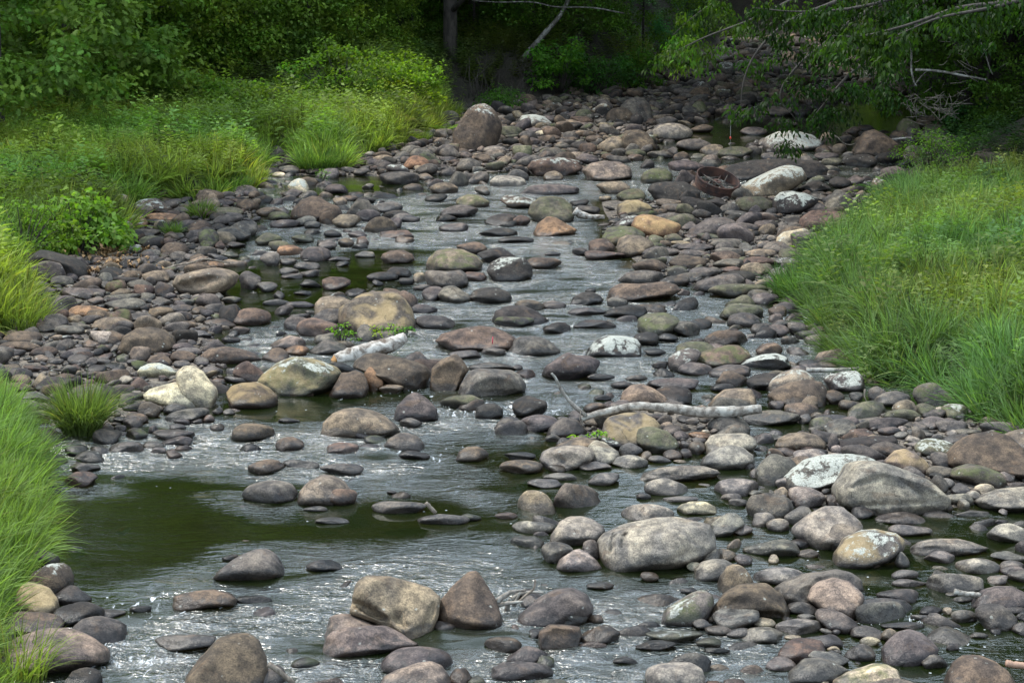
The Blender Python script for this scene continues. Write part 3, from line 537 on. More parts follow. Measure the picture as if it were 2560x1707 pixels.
def rock_material():
    """tint = stone colour; feat.r lichen, feat.g moss, feat.b yellow stain on the upper side, feat.a random"""
    m, nt, out = new_mat("river_stone")
    L = nt.links.new
    tint = N(nt, "ShaderNodeAttribute", attribute_name="tint")
    feat = N(nt, "ShaderNodeAttribute", attribute_name="feat")
    fs = N(nt, "ShaderNodeSeparateColor"); L(feat.outputs["Color"], fs.inputs[0])
    geo = N(nt, "ShaderNodeNewGeometry")
    sep = N(nt, "ShaderNodeSeparateXYZ"); L(geo.outputs["Position"], sep.inputs[0])
    nsep = N(nt, "ShaderNodeSeparateXYZ"); L(geo.outputs["Normal"], nsep.inputs[0])
    off = N(nt, "ShaderNodeVectorMath", operation='MULTIPLY_ADD')
    comb = N(nt, "ShaderNodeCombineXYZ")
    for i in range(3): L(feat.outputs["Alpha"], comb.inputs[i])
    L(comb.outputs[0], off.inputs[0]); off.inputs[1].default_value = (37.0, 91.0, 53.0); L(geo.outputs["Position"], off.inputs[2])
    P = off.outputs[0]
    big = noise_tex(nt, P, 2.6, 3.0, 0.55, 0.6)
    mid = noise_tex(nt, P, 9.0, 5.0, 0.65)
    fine = noise_tex(nt, P, 70.0, 3.0, 0.75)
    spk = N(nt, "ShaderNodeTexVoronoi", feature='F1'); spk.inputs["Scale"].default_value = 60.0; L(P, spk.inputs["Vector"])
    # broad mottling of the stone colour
    f1 = ramp(nt, big.outputs["Fac"], 0.32, 0.68)
    c = mixc(nt, f1, (0.62, 0.63, 0.68, 1), (1.32, 1.27, 1.18, 1))
    c = mixc(nt, 1.0, tint.outputs["Color"], c, 'MULTIPLY')
    f2 = ramp(nt, mid.outputs["Fac"], 0.33, 0.66)
    c2 = mixc(nt, f2, (0.76, 0.76, 0.78, 1), (1.2, 1.19, 1.16, 1))
    c = mixc(nt, 1.0, c, c2, 'MULTIPLY')
    f3 = ramp(nt, fine.outputs["Fac"], 0.32, 0.68)
    c3 = mixc(nt, f3, (0.62, 0.62, 0.64, 1), (1.36, 1.34, 1.3, 1))
    c = mixc(nt, 1.0, c, c3, 'MULTIPLY')
    # upper faces painted lighter, as if lit from above, and rusty stain
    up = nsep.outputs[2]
    toplit = math_n(nt, 'MULTIPLY', ramp(nt, up, 0.05, 0.85), ramp(nt, mid.outputs["Fac"], 0.36, 0.62))
    c = mixc(nt, math_n(nt, 'MULTIPLY', toplit, 0.70), c, mixc(nt, 1.0, c, (1.85, 1.84, 1.80, 1), 'MULTIPLY'))
    rust = noise_tex(nt, P, 3.7, 4.0, 0.6, 1.0)
    rf = math_n(nt, 'MULTIPLY', ramp(nt, rust.outputs["Fac"], 0.56, 0.70), 0.32)
    c = mixc(nt, rf, c, (0.15, 0.088, 0.048, 1))
    yl = math_n(nt, 'MULTIPLY', math_n(nt, 'MULTIPLY', ramp(nt, up, 0.15, 0.8), ramp(nt, big.outputs["Fac"], 0.36, 0.58)), fs.outputs[2])
    c = mixc(nt, math_n(nt, 'MULTIPLY', yl, 0.42), c, (0.42, 0.30, 0.13, 1))
    # moss
    ms = noise_tex(nt, P, 6.0, 5.0, 0.7)
    mf = math_n(nt, 'MULTIPLY', math_n(nt, 'MULTIPLY', ramp(nt, up, -0.1, 0.7), ramp(nt, ms.outputs["Fac"], 0.40, 0.6)), fs.outputs[1])
    c = mixc(nt, math_n(nt, 'MULTIPLY', mf, 0.75), c, (0.085, 0.10, 0.03, 1))
    # lichen crust and scattered spots
    ln = noise_tex(nt, P, 6.0, 8.0, 0.78, 0.3)
    lsum = math_n(nt, 'ADD', ln.outputs["Fac"], math_n(nt, 'MULTIPLY', ramp(nt, up, 0.1, 0.95), 0.24))
    lsum = math_n(nt, 'ADD', lsum, math_n(nt, 'MULTIPLY', fs.outputs[0], 0.125))
    lf = math_n(nt, 'MULTIPLY', ramp(nt, lsum, 0.79, 0.85), ramp(nt, fs.outputs[0], 0.05, 0.2), True)
    lc = mixc(nt, f3, (0.24, 0.25, 0.21, 1), (0.48, 0.48, 0.43, 1))
    c = mixc(nt, lf, c, lc)
    sp2 = N(nt, "ShaderNodeTexVoronoi", feature='F1'); sp2.inputs["Scale"].default_value = 9.0; L(P, sp2.inputs["Vector"])
    spm = math_n(nt, 'MULTIPLY', ramp(nt, sp2.outputs["Distance"], 0.16, 0.12), ramp(nt, ln.outputs["Fac"], 0.52, 0.56))
    c = mixc(nt, math_n(nt, 'MULTIPLY', spm, 0.55), c, (0.40, 0.40, 0.35, 1))
    wob = N(nt, "ShaderNodeVectorMath", operation='MULTIPLY_ADD'); L(big.outputs["Color"], wob.inputs[0]); wob.inputs[1].default_value = (0.5, 0.5, 0.5); L(P, wob.inputs[2])
    ck = N(nt, "ShaderNodeTexVoronoi", feature='DISTANCE_TO_EDGE'); ck.inputs["Scale"].default_value = 1.9; L(wob.outputs[0], ck.inputs["Vector"])
    crack = math_n(nt, 'MULTIPLY', ramp(nt, ck.outputs["Distance"], 0.016, 0.004), ramp(nt, rust.outputs["Fac"], 0.48, 0.56))
    c = mixc(nt, math_n(nt, 'MULTIPLY', crack, 0.55), c, (0.02, 0.018, 0.016, 1))
    # wet collar just above the water, heightened to paint shade on lower flanks
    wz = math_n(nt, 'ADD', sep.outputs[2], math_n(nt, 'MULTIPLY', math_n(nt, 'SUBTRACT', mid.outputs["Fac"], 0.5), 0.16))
    wet = ramp(nt, wz, 0.120, 0.065)  # wet collar and painted shade of the lower flanks in one mask
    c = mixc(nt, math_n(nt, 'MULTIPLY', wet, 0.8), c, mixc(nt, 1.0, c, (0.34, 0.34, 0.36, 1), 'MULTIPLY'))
    p = N(nt, "ShaderNodeBsdfPrincipled")
    L(c, p.inputs["Base Color"])
    rg = math_n(nt, 'SUBTRACT', 0.80, math_n(nt, 'MULTIPLY', wet, 0.5))
    L(rg, p.inputs["Roughness"])
    p.inputs["Specular IOR Level"].default_value = 0.35
    b1 = N(nt, "ShaderNodeBump"); b1.inputs["Strength"].default_value = 0.55; b1.inputs["Distance"].default_value = 0.05
    L(mid.outputs["Fac"], b1.inputs["Height"])
    b2 = N(nt, "ShaderNodeBump"); b2.inputs["Strength"].default_value = 0.5; b2.inputs["Distance"].default_value = 0.008
    L(fine.outputs["Fac"], b2.inputs["Height"]); L(b1.outputs[0], b2.inputs["Normal"])
    L(b2.outputs[0], p.inputs["Normal"])
    L(p.outputs[0], out.inputs[0])
    return m


def leaf_material(name, base, trans=0.35, inst=False, gloss=0.18):
    m, nt, out = new_mat(name)
    L = nt.links.new
    a = N(nt, "ShaderNodeAttribute", attribute_name="tint")
    if inst: a.attribute_type = 'INSTANCER'
    c = mixc(nt, 1.0, base + (1,), a.outputs["Color"], 'MULTIPLY')
    if inst:
        b = N(nt, "ShaderNodeAttribute", attribute_name="blade")
        c = mixc(nt, 1.0, c, b.outputs["Color"], 'MULTIPLY')
    d = N(nt, "ShaderNodeBsdfPrincipled"); d.inputs["Roughness"].default_value = 0.55
    d.inputs["Specular IOR Level"].default_value = gloss
    L(c, d.inputs["Base Color"])
    t = N(nt, "ShaderNodeBsdfTranslucent")
    tc = mixc(nt, 1.0, c, (1.35, 1.5, 0.55, 1), 'MULTIPLY'); L(tc, t.inputs["Color"])
    mx = N(nt, "ShaderNodeMixShader"); mx.inputs[0].default_value = trans
    L(d.outputs[0], mx.inputs[1]); L(t.outputs[0], mx.inputs[2]); L(mx.outputs[0], out.inputs[0])
    return m


def bark_material(name, c0, c1, scale=14.0, lichen=0.0, stretch=(1, 1, 0.25)):
    m, nt, out = new_mat(name)
    L = nt.links.new
    tc = N(nt, "ShaderNodeTexCoord")
    mp = N(nt, "ShaderNodeMapping"); mp.inputs["Scale"].default_value = stretch
    L(tc.outputs["Object"], mp.inputs[0])
    n1 = noise_tex(nt, mp.outputs[0], scale, 6.0, 0.7, 0.5)
    n2 = noise_tex(nt, tc.outputs["Object"], 5.0, 4.0, 0.6)
    c = mixc(nt, ramp(nt, n1.outputs["Fac"], 0.35, 0.65), c0 + (1,), c1 + (1,))
    if lichen:
        c = mixc(nt, math_n(nt, 'MULTIPLY', ramp(nt, n2.outputs["Fac"], 0.5, 0.6), lichen), c, (0.6, 0.6, 0.55, 1))
    p = N(nt, "ShaderNodeBsdfPrincipled"); p.inputs["Roughness"].default_value = 0.85
    L(c, p.inputs["Base Color"])
    b = N(nt, "ShaderNodeBump"); b.inputs["Strength"].default_value = 0.7; b.inputs["Distance"].default_value = 0.02
    L(n1.outputs["Fac"], b.inputs["Height"]); L(b.outputs[0], p.inputs["Normal"])
    L(p.outputs[0], out.inputs[0])
    return m


def plain_material(name, c, rough=0.5, metal=0.0, var=0.3, scale=8.0, c2=None):
    m, nt, out = new_mat(name)
    L = nt.links.new
    tc = N(nt, "ShaderNodeTexCoord")
    n1 = noise_tex(nt, tc.outputs["Object"], scale, 5.0, 0.65)
    c2 = c2 or tuple(x * (1 - var) for x in c)
    cc = mixc(nt, ramp(nt, n1.outputs["Fac"], 0.35, 0.65), c2 + (1,), c + (1,))
    p = N(nt, "ShaderNodeBsdfPrincipled"); p.inputs["Roughness"].default_value = rough; p.inputs["Metallic"].default_value = metal
    L(cc, p.inputs["Base Color"])
    L(p.outputs[0], out.inputs[0])
    return m


def ground_material():
    m, nt, out = new_mat("river_ground")
    L = nt.links.new
    geo = N(nt, "ShaderNodeNewGeometry")
    zone = N(nt, "ShaderNodeAttribute", attribute_name="zone")
    zs = N(nt, "ShaderNodeSeparateColor"); L(zone.outputs["Color"], zs.inputs[0])
    P = geo.outputs["Position"]
    vor = N(nt, "ShaderNodeTexVoronoi", feature='F1'); vor.inputs["Scale"].default_value = 14.0; L(P, vor.inputs["Vector"])
    vd = N(nt, "ShaderNodeTexVoronoi", feature='DISTANCE_TO_EDGE'); vd.inputs["Scale"].default_value = 14.0; L(P, vd.inputs["Vector"])
    n1 = noise_tex(nt, P, 3.0, 6.0, 0.7)
    n2 = noise_tex(nt, P, 22.0, 5.0, 0.75)
    vs_ = N(nt, "ShaderNodeSeparateColor"); L(vor.outputs["Color"], vs_.inputs[0])
    peb = mixc(nt, vs_.outputs[0], (0.07, 0.06, 0.055, 1), (0.22, 0.18, 0.14, 1))
    gap = ramp(nt, vd.outputs["Distance"], 0.0, 0.08)
    peb = mixc(nt, gap, (0.03, 0.026, 0.02, 1), peb)
    soil = mixc(nt, ramp(nt, n2.outputs["Fac"], 0.35, 0.65), (0.007, 0.006, 0.004, 1), (0.034, 0.024, 0.015, 1))
    soil = mixc(nt, math_n(nt, 'MULTIPLY', ramp(nt, n1.outputs["Fac"], 0.45, 0.6), 0.5), soil, (0.03, 0.035, 0.012, 1))
    c = mixc(nt, zs.outputs[0], peb, soil)
    c = mixc(nt, zs.outputs[1], c, (0.016, 0.017, 0.006, 1))   # silted bed of the pools
    p = N(nt, "ShaderNodeBsdfPrincipled"); p.inputs["Roughness"].default_value = 0.9
    L(c, p.inputs["Base Color"])
    hh = math_n(nt, 'ADD', math_n(nt, 'MULTIPLY', gap, 0.6), n2.outputs["Fac"])
    b = N(nt, "ShaderNodeBump"); b.inputs["Strength"].default_value = 0.8; b.inputs["Distance"].default_value = 0.04
    L(hh, b.inputs["Height"]); L(b.outputs[0], p.inputs["Normal"])
    L(p.outputs[0], out.inputs[0])
    return m


def water_material():
    """flow.r = how broken the surface is (0 still pool, 1 riffle), flow.g = white water"""
    m, nt, out = new_mat("stream_water")
    L = nt.links.new
    geo = N(nt, "ShaderNodeNewGeometry")
    fl = N(nt, "ShaderNodeAttribute", attribute_name="flow")
    fs = N(nt, "ShaderNodeSeparateColor"); L(fl.outputs["Color"], fs.inputs[0])
    rif = fs.outputs[0]
    mp = N(nt, "ShaderNodeMapping"); mp.inputs["Scale"].default_value = (0.62, 1.35, 1.0); L(geo.outputs["Position"], mp.inputs[0])
    P = mp.outputs[0]
    a = noise_tex(nt, P, 3.2, 3.0, 0.5, 1.2)
    b = noise_tex(nt, P, 10.0, 3.0, 0.55, 0.8)
    c = noise_tex(nt, P, 30.0, 2.0, 0.5, 0.3)
    h = math_n(nt, 'ADD', math_n(nt, 'MULTIPLY', a.outputs["Fac"], 1.0), math_n(nt, 'MULTIPLY', b.outputs["Fac"], 0.50))
    h = math_n(nt, 'ADD', h, math_n(nt, 'MULTIPLY', c.outputs["Fac"], 0.24))
    patch = noise_tex(nt, P, 0.9, 2.0, 0.5)
    amp = math_n(nt, 'MULTIPLY', rif, ramp(nt, patch.outputs["Fac"], 0.28, 0.60))
    amp = math_n(nt, 'ADD', math_n(nt, 'MULTIPLY', amp, 0.95), 0.010)
    bump = N(nt, "ShaderNodeBump"); bump.inputs["Distance"].default_value = 0.16
    L(h, bump.inputs["Height"]); L(amp, bump.inputs["Strength"])
    gl = N(nt, "ShaderNodeBsdfGlossy"); gl.inputs["Roughness"].default_value = 0.06
    L(bump.outputs[0], gl.inputs["Normal"])
    L(math_n(nt, 'ADD', math_n(nt, 'MULTIPLY', rif, 0.17), 0.03), gl.inputs["Roughness"])
    gl.inputs["Color"].default_value = (1, 1, 1, 1)
    body = N(nt, "ShaderNodeBsdfDiffuse"); body.inputs["Color"].default_value = (0.020, 0.032, 0.008, 1)
    tr = N(nt, "ShaderNodeBsdfTransparent"); tr.inputs["Color"].default_value = (0.50, 0.42, 0.24, 1)
    mb = N(nt, "ShaderNodeMixShader"); mb.inputs[0].default_value = 0.32
    L(tr.outputs[0], mb.inputs[1]); L(body.outputs[0], mb.inputs[2])
    fr = N(nt, "ShaderNodeFresnel"); fr.inputs["IOR"].default_value = 1.40; L(bump.outputs[0], fr.inputs["Normal"])
    mx = N(nt, "ShaderNodeMixShader")
    crest = ramp(nt, h, 0.80, 0.98)
    boost = math_n(nt, 'ADD', 1.0, math_n(nt, 'MULTIPLY', math_n(nt, 'MULTIPLY', rif, ramp(nt, patch.outputs["Fac"], 0.30, 0.56)), math_n(nt, 'ADD', 2.0, math_n(nt, 'MULTIPLY', crest, 2.4))))
    L(math_n(nt, 'MINIMUM', math_n(nt, 'MULTIPLY', fr.outputs[0], boost), 0.8), mx.inputs[0]); L(mb.outputs[0], mx.inputs[1]); L(gl.outputs[0], mx.inputs[2])
    # aerated white water and a few foam flecks
    mpf = N(nt, "ShaderNodeMapping"); mpf.inputs["Scale"].default_value = (1.6, 0.55, 1.0); L(geo.outputs["Position"], mpf.inputs[0])
    ft = noise_tex(nt, mpf.outputs[0], 9.0, 5.0, 0.65, 1.2)
    fthr = math_n(nt, 'ADD', ft.outputs["Fac"], math_n(nt, 'MULTIPLY', fs.outputs[1], 0.22))
    ff = math_n(nt, 'MULTIPLY', ramp(nt, fthr, 0.66, 0.76), ramp(nt, fs.outputs[1], 0.02, 0.3))
    vo = N(nt, "ShaderNodeTexVoronoi", feature='F1'); vo.inputs["Scale"].default_value = 5.5; vo.inputs["Randomness"].default_value = 1.0
    L(geo.outputs["Position"], vo.inputs["Vector"])
    pn = noise_tex(nt, geo.outputs["Position"], 0.8, 2.0, 0.5)
    fleck = math_n(nt, 'MULTIPLY', ramp(nt, vo.outputs["Distance"], 0.075, 0.055), ramp(nt, pn.outputs["Fac"], 0.53, 0.58))
    ff = math_n(nt, 'MAXIMUM', ff, math_n(nt, 'MULTIPLY', fleck, 0.7))
    foam = N(nt, "ShaderNodeBsdfDiffuse"); foam.inputs["Color"].default_value = (0.62, 0.65, 0.67, 1)
    L(bump.outputs[0], foam.inputs["Normal"])
    mf = N(nt, "ShaderNodeMixShader")
    L(math_n(nt, 'MULTIPLY', ff, 0.85), mf.inputs[0]); L(mx.outputs[0], mf.inputs[1]); L(foam.outputs[0], mf.inputs[2])
    L(mf.outputs[0], out.inputs[0])
    return m


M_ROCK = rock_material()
M_GROUND = ground_material()
M_WATER = water_material()
M_LEAF = leaf_material("maple_leaf", (0.095, 0.165, 0.040), 0.48)
M_OAK = leaf_material("oak_leaf", (0.080, 0.155, 0.038), 0.32, gloss=0.12)
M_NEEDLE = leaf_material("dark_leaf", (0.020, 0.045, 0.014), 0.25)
M_GRASS = leaf_material("grass_blade", (0.125, 0.175, 0.055), 0.45, inst=True)
M_GRASS1 = leaf_material("tuft_blade", (0.125, 0.175, 0.055), 0.45)
M_BARK = bark_material("bark_dark", (0.018, 0.015, 0.012), (0.065, 0.055, 0.045))
M_BARKG = bark_material("bark_grey", (0.045, 0.040, 0.033), (0.135, 0.125, 0.105), lichen=0.25)
M_DRIFT = bark_material("driftwood_bark", (0.10, 0.085, 0.07), (0.34, 0.31, 0.27), 12.0, lichen=0.4, stretch=(1, 1, 1))
M_BIRCH = bark_material("birch_bark", (0.10, 0.07, 0.05), (0.62, 0.58, 0.52), 7.0, stretch=(1, 1, 1.0))
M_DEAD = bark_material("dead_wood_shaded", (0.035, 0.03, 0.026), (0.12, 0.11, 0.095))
M_STICK = bark_material("stick_bark", (0.10, 0.08, 0.06), (0.30, 0.25, 0.20), 20.0)
M_RUST = plain_material("rusty_iron", (0.095, 0.045, 0.032), 0.8, 0.0, 0.6, 6.0, (0.03, 0.02, 0.02))
M_DRYLEAF = plain_material("dry_leaf", (0.34, 0.20, 0.09), 0.8, 0.0, 0.5, 20.0)

# ------------------------------------------------------------------ the lie of the land
RIVER = poly_ground([(-60, 2300), (0, 1707), (15, 1500), (85, 1410), (110, 1330), (105, 1240), (130, 1130), (100, 1080),
                     (20, 1040), (-60, 1000), (-250, 960), (-250, 890), (-80, 860), (10, 840), (62, 800), (70, 750), (40, 715), (30, 690),
                     (60, 660), (190, 640), (330, 610), (320, 560), (230, 540), (240, 520), (440, 495), (530, 500), (560, 485),
                     (640, 470), (670, 430), (640, 400), (720, 390), (760, 432), (870, 432), (900, 392), (1000, 372), (1060, 340),
                     (1120, 300), (1150, 272), (1250, 252), (1330, 255), (1450, 235), (1600, 215), (1640, 190), (1660, 160),
                     (1780, 130), (1820, 100), (1830, 85), (2060, 92), (2150, 140), (2200, 200), (2290, 240), (2400, 270),
                     (2500, 330), (2470, 380), (2320, 400), (2240, 440), (2200, 480), (2200, 520), (2160, 570), (2100, 610),
                     (2030, 650), (1990, 700), (2010, 760), (2060, 800), (2090, 880), (2160, 940), (2280, 965), (2400, 1000),
                     (2470, 1060), (2580, 1100), (2800, 1150), (3000, 2300)])
DRY = [poly_ground(p) for p in (
    [(-250, 840), (80, 680), (230, 630), (260, 520), (480, 505), (650, 480), (660, 540), (600, 620), (560, 700), (600, 760),
     (560, 860), (600, 980), (480, 1010), (250, 1090), (120, 1060), (-200, 990)],
    [(640, 380), (1040, 330), (1250, 240), (1640, 180), (1820, 90), (2060, 90), (2140, 200), (1960, 240), (1700, 320),
     (1620, 400), (1300, 430), (1000, 445), (700, 440)],
    [(1480, 500), (1900, 500), (2200, 480), (2160, 580), (2000, 680), (1960, 780), (1620, 690), (1500, 620)],
    [(1340, 1060), (1500, 1010), (1750, 1000), (1900, 1110), (1600, 1140), (1370, 1170)],
    [(1900, 1120), (2100, 1040), (2400, 1000), (2600, 1100), (2600, 1260), (2300, 1300), (2050, 1280), (1900, 1300)],
    [(2000, 1560), (2150, 1540), (2200, 1707), (2000, 1707)],
)]
POOLS = [poly_ground(p) for p in (
    [(120, 1240), (420, 1235), (600, 1280), (900, 1290), (1100, 1260), (1250, 1290),
     (900, 1345), (560, 1360), (400, 1420), (220, 1470), (110, 1420)],
    [(1260, 1140), (1560, 1130), (1800, 1110), (1900, 1200), (1700, 1330), (1500, 1400), (1450, 1340), (1250, 1280)],
    [(540, 690), (960, 640), (940, 720), (620, 800), (540, 740)],
    [(800, 420), (980, 430), (960, 480), (800, 490)],
    [(1600, 320), (1900, 290), (2300, 220), (2500, 330), (2200, 350), (1900, 400), (1720, 400)],
    [(2000, 470), (2080, 600), (1900, 640), (1880, 560)],
    [(1900, 1000), (2400, 1020), (2350, 1080), (1950, 1110)],
    [(2000, 1290), (2600, 1290), (2600, 1530), (2250, 1560), (2100, 1500), (1990, 1420)],
    [(2220, 1600), (2620, 1530), (2620, 1800), (2220, 1800)],
    [(700, 950), (1000, 960), (950, 1010), (620, 1020), (560, 980)],
    [(1500, 1330), (1900, 1330), (1900, 1400), (1500, 1400)],
)]
WHITE = [  # px, py, radius in m, strength of white water
    (1160, 1020, 0.55, 1.0), (1310, 1025, 0.6, 0.9), (290, 1640, 0.5, 1.0), (410, 1515, 0.45, 0.8), (1010, 990, 0.9, 0.45), (880, 990, 0.4, 0.4),
    (700, 1065, 0.5, 0.4), (1100, 1140, 0.6, 0.5), (1000, 740, 0.6, 0.45), (720, 725, 0.5, 0.5), (1640, 820, 0.7, 0.5), (350, 1110, 0.7, 0.4),
    (560, 1110, 0.8, 0.45), (1500, 1560, 0.8, 0.45), (800, 1530, 0.6, 0.35), (1000, 1660, 0.7, 0.35), (1180, 940, 0.7, 0.5), (1250, 880, 0.6, 0.4),
    (2210, 1535, 0.45, 0.6), (2380, 1600, 0.4, 0.6), (1690, 1060, 0.4, 0.5), (1560, 870, 0.5, 0.35), (1150, 600, 0.8, 0.35), (1350, 590, 0.8, 0.35),
    (1060, 870, 0.5, 0.4), (2070, 1025, 0.3, 0.6), (1390, 1500, 0.6, 0.4), (420, 850, 0.4, 0.3), (1500, 700, 0.8, 0.3), (450, 1620, 0.5, 0.4),
]


def bed_height(x, y):
    """terrain height, vectorised"""
    x = np.asarray(x, float); y = np.asarray(y, float)
    shp = x.shape
    x = x.ravel(); y = y.ravel()
    s = sdf(RIVER, x, y)
    P = np.stack([x, y, np.zeros_like(x)], 1)
    n1 = NZ1(P, 0.35); n2 = NZ2(P, 1.3)
    z = np.full(x.shape, -0.20) + 0.03 * n2
    z += 0.14 * smooth(1 + s / 0.7)
    for d in DRY:
        ds = sdf(d, x, y)
        z = np.maximum(z, -0.20 + 0.235 * smooth(0.5 - ds / 0.8) + 0.012 * n2)
    out = np.clip(s, 0, None)
    bank = 0.42 * smooth(out / 0.7) + 0.035 * np.clip(out, 0, 14) + 0.05 * n1 * smooth(out / 2)
    right = smooth((x - 1.5) / 1.5)
    far = smooth((y - 46) / 10)
    bank += right * far * (3.4 * smooth((out - 0.3) / 3.5) + 0.35 * np.clip(out - 4, 0, 30))       # steep wooded bank
    back = (1 - right) * smooth((y - 58) / 8)
    bank += back * (0.9 * smooth((out - 0.2) / 2.0) + 0.05 * np.clip(out - 2, 0, 60))
    bank += 0.12 * np.clip(y - 85, 0, 400) * smooth(out / 8)
    z = np.where(s > 0, np.maximum(z, -0.06) + bank, z)
    return z.reshape(shp)


NZ1, NZ2 = Noise(11), Noise(12)


def hgt(x, y):
    return float(bed_height(np.array([x]), np.array([y]))[0])


def ground_pt(px, py):
    """where the ray of a pixel meets the terrain"""
    z = 0.0
    for _ in range(6):
        x, y = ground(px, py, z)
        z = 0.5 * z + 0.5 * max(hgt(x, y), 0.0)
    x, y = ground(px, py, z)
    return float(x), float(y), z


def axis(segs):
    out = []
    for a, b, st in segs:
        out += list(np.arange(a, b, st))
    return np.array(out + [segs[-1][1]])


gx = axis([(-300, -60, 20), (-60, -24, 3), (-24, -14, 0.8), (-14, 20, 0.22), (20, 40, 1.5), (40, 60, 4), (60, 300, 20)])
gy = axis([(-30, 8, 4), (8, 45, 0.22), (45, 80, 0.35), (80, 125, 1.0), (125, 200, 6), (200, 700, 25)])
X, Y = np.meshgrid(gx, gy)
Z = bed_height(X, Y)
nx_, ny_ = len(gx), len(gy)
ii = (np.arange(ny_ - 1)[:, None] * nx_ + np.arange(nx_ - 1)[None, :]).ravel()
GF = np.stack([ii, ii + 1, ii + 1 + nx_, ii + nx_], 1)
sR = sdf(RIVER, X.ravel(), Y.ravel())
soil = smooth((sR + 0.1) / 0.5)
silt = smooth((-0.06 - Z.ravel()) / 0.08) * (1 - soil)
zone = np.stack([soil, silt * 0.85, soil * 0, soil * 0 + 1], 1)
g = mesh_obj("ground", np.stack([X.ravel(), Y.ravel(), Z.ravel()], 1), GF, M_GROUND, colors={"zone": zone})
tag(g, "river bed of gravel and the low earthen banks rising on both sides", kind="structure")

# water: rows spaced with distance
wy = [9.0]
while wy[-1] < 118:
    wy.append(wy[-1] + max(0.035, wy[-1] ** 2 * 0.00011))
wy = np.array(wy)
wxn = 460
WX = np.linspace(-1, 1, wxn)[None, :] * np.ones((len(wy), 1))
cx_, hw_ = 1.0 + 0.06 * np.clip(wy - 20, 0, 200), 7.0 + 0.22 * (wy - 9)
WX = cx_[:, None] + WX * hw_[:, None]
WY = wy[:, None] * np.ones((1, wxn))
wx, wyy = WX.ravel(), WY.ravel()
sW = sdf(RIVER, wx, wyy)
riff = np.ones(len(wx))
for p in POOLS:
    sp__ = sdf(p, wx, wyy) + 0.35 * np.sin(wx * 2.1 + wyy * .7) * np.sin(wyy * 1.3 - wx * .6)
    riff = np.minimum(riff, 0.06 + 0.94 * smooth((sp__ + 0.3) / 1.9) ** 1.3)
riff *= 1 - 0.75 * smooth((wyy - 48) / 14)
for p in DRY:
    riff = np.minimum(riff, 0.10 + 0.9 * smooth((sdf(p, wx, wyy) + 0.1) / 0.5))
white = np.zeros(len(wx))
for px, py, r, s in WHITE:
    qx, qy = ground(px, py)
    white = np.maximum(white, .6 * s * np.exp(-((wx - qx) ** 2 / (r * 1.3) ** 2 + (wyy - qy) ** 2 / r ** 2)))
Pw = np.stack([wx * 0.8, wyy * 1.5, wx * 0], 1)
NA, NB, NC, ND = Noise(3, 14), Noise(4, 14), Noise(5, 18), Noise(6, 18)
wz = riff * (0.014 * NA(Pw, 1.3) + 0.010 * NB(Pw, 2.6)) + riff * (0.55 + 0.45 * np.sin(wx * 1.1 + wyy * .5) * np.sin(wyy * .9 - wx * .4)) * (0.0105 * ND(Pw, 5.2) + 0.0055 * NC(Pw, 9.5)) + white * 0.016 * NB(Pw, 5.0)
ii = (np.arange(len(wy) - 1)[:, None] * wxn + np.arange(wxn - 1)[None, :]).ravel()
WF = np.stack([ii, ii + 1, ii + 1 + wxn, ii + wxn], 1)
keep = (sW[WF].min(1) < 1.2)
WF = WF[keep]
used = np.unique(WF); remap = np.zeros(len(wx), int); remap[used] = np.arange(len(used))
flow = np.stack([riff, white, riff * 0, riff * 0 + 1], 1)
w = mesh_obj("water", np.stack([wx, wyy, wz], 1)[used], remap[WF], M_WATER, colors={"flow": flow[used]})
tag(w, "shallow stream running over riffles between the stones, with dark still pools", kind="structure")

# ------------------------------------------------------------------ stones
PAL = {"g": (.080, .073, .066), "l": (.158, .146, .128), "p": (.062, .053, .053), "d": (.024, .021, .020), "b": (.078, .055, .037),
       "t": (.145, .110, .068), "o": (.170, .088, .038), "r": (.082, .047, .034), "w": (.38, .33, .225), "m": (.076, .074, .042),
       "k": (.132, .098, .077)}
WORD = {"g": "grey", "l": "light grey", "p": "purple-grey", "d": "dark", "b": "brown", "t": "tan", "o": "orange-brown",
        "r": "reddish-brown", "w": "cream", "m": "olive-grey", "k": "pinkish"}
TILE = {"A": (0, 1280), "B": (640, 1280), "C": (1280, 1280), "D": (1920, 1280), "E": (0, 853), "F": (640, 853), "G": (1280, 853),
        "H": (1920, 853), "I": (0, 426), "J": (640, 426), "K": (1280, 426), "L": (1920, 426), "M": (640, 100), "N": (1280, 0),
        "O": (1920, 0), "Z": (1280, 0)}
_ico = {}


def ico(sub):
    if sub not in _ico:
        bm = bmesh.new()
        bmesh.ops.create_icosphere(bm, subdivisions=sub, radius=1.0)
        v = np.array([x.co[:] for x in bm.verts]); f = np.array([[q.index for q in p.verts] for p in bm.faces])
        bm.free()
        _ico[sub] = (v, f)
    return _ico[sub]


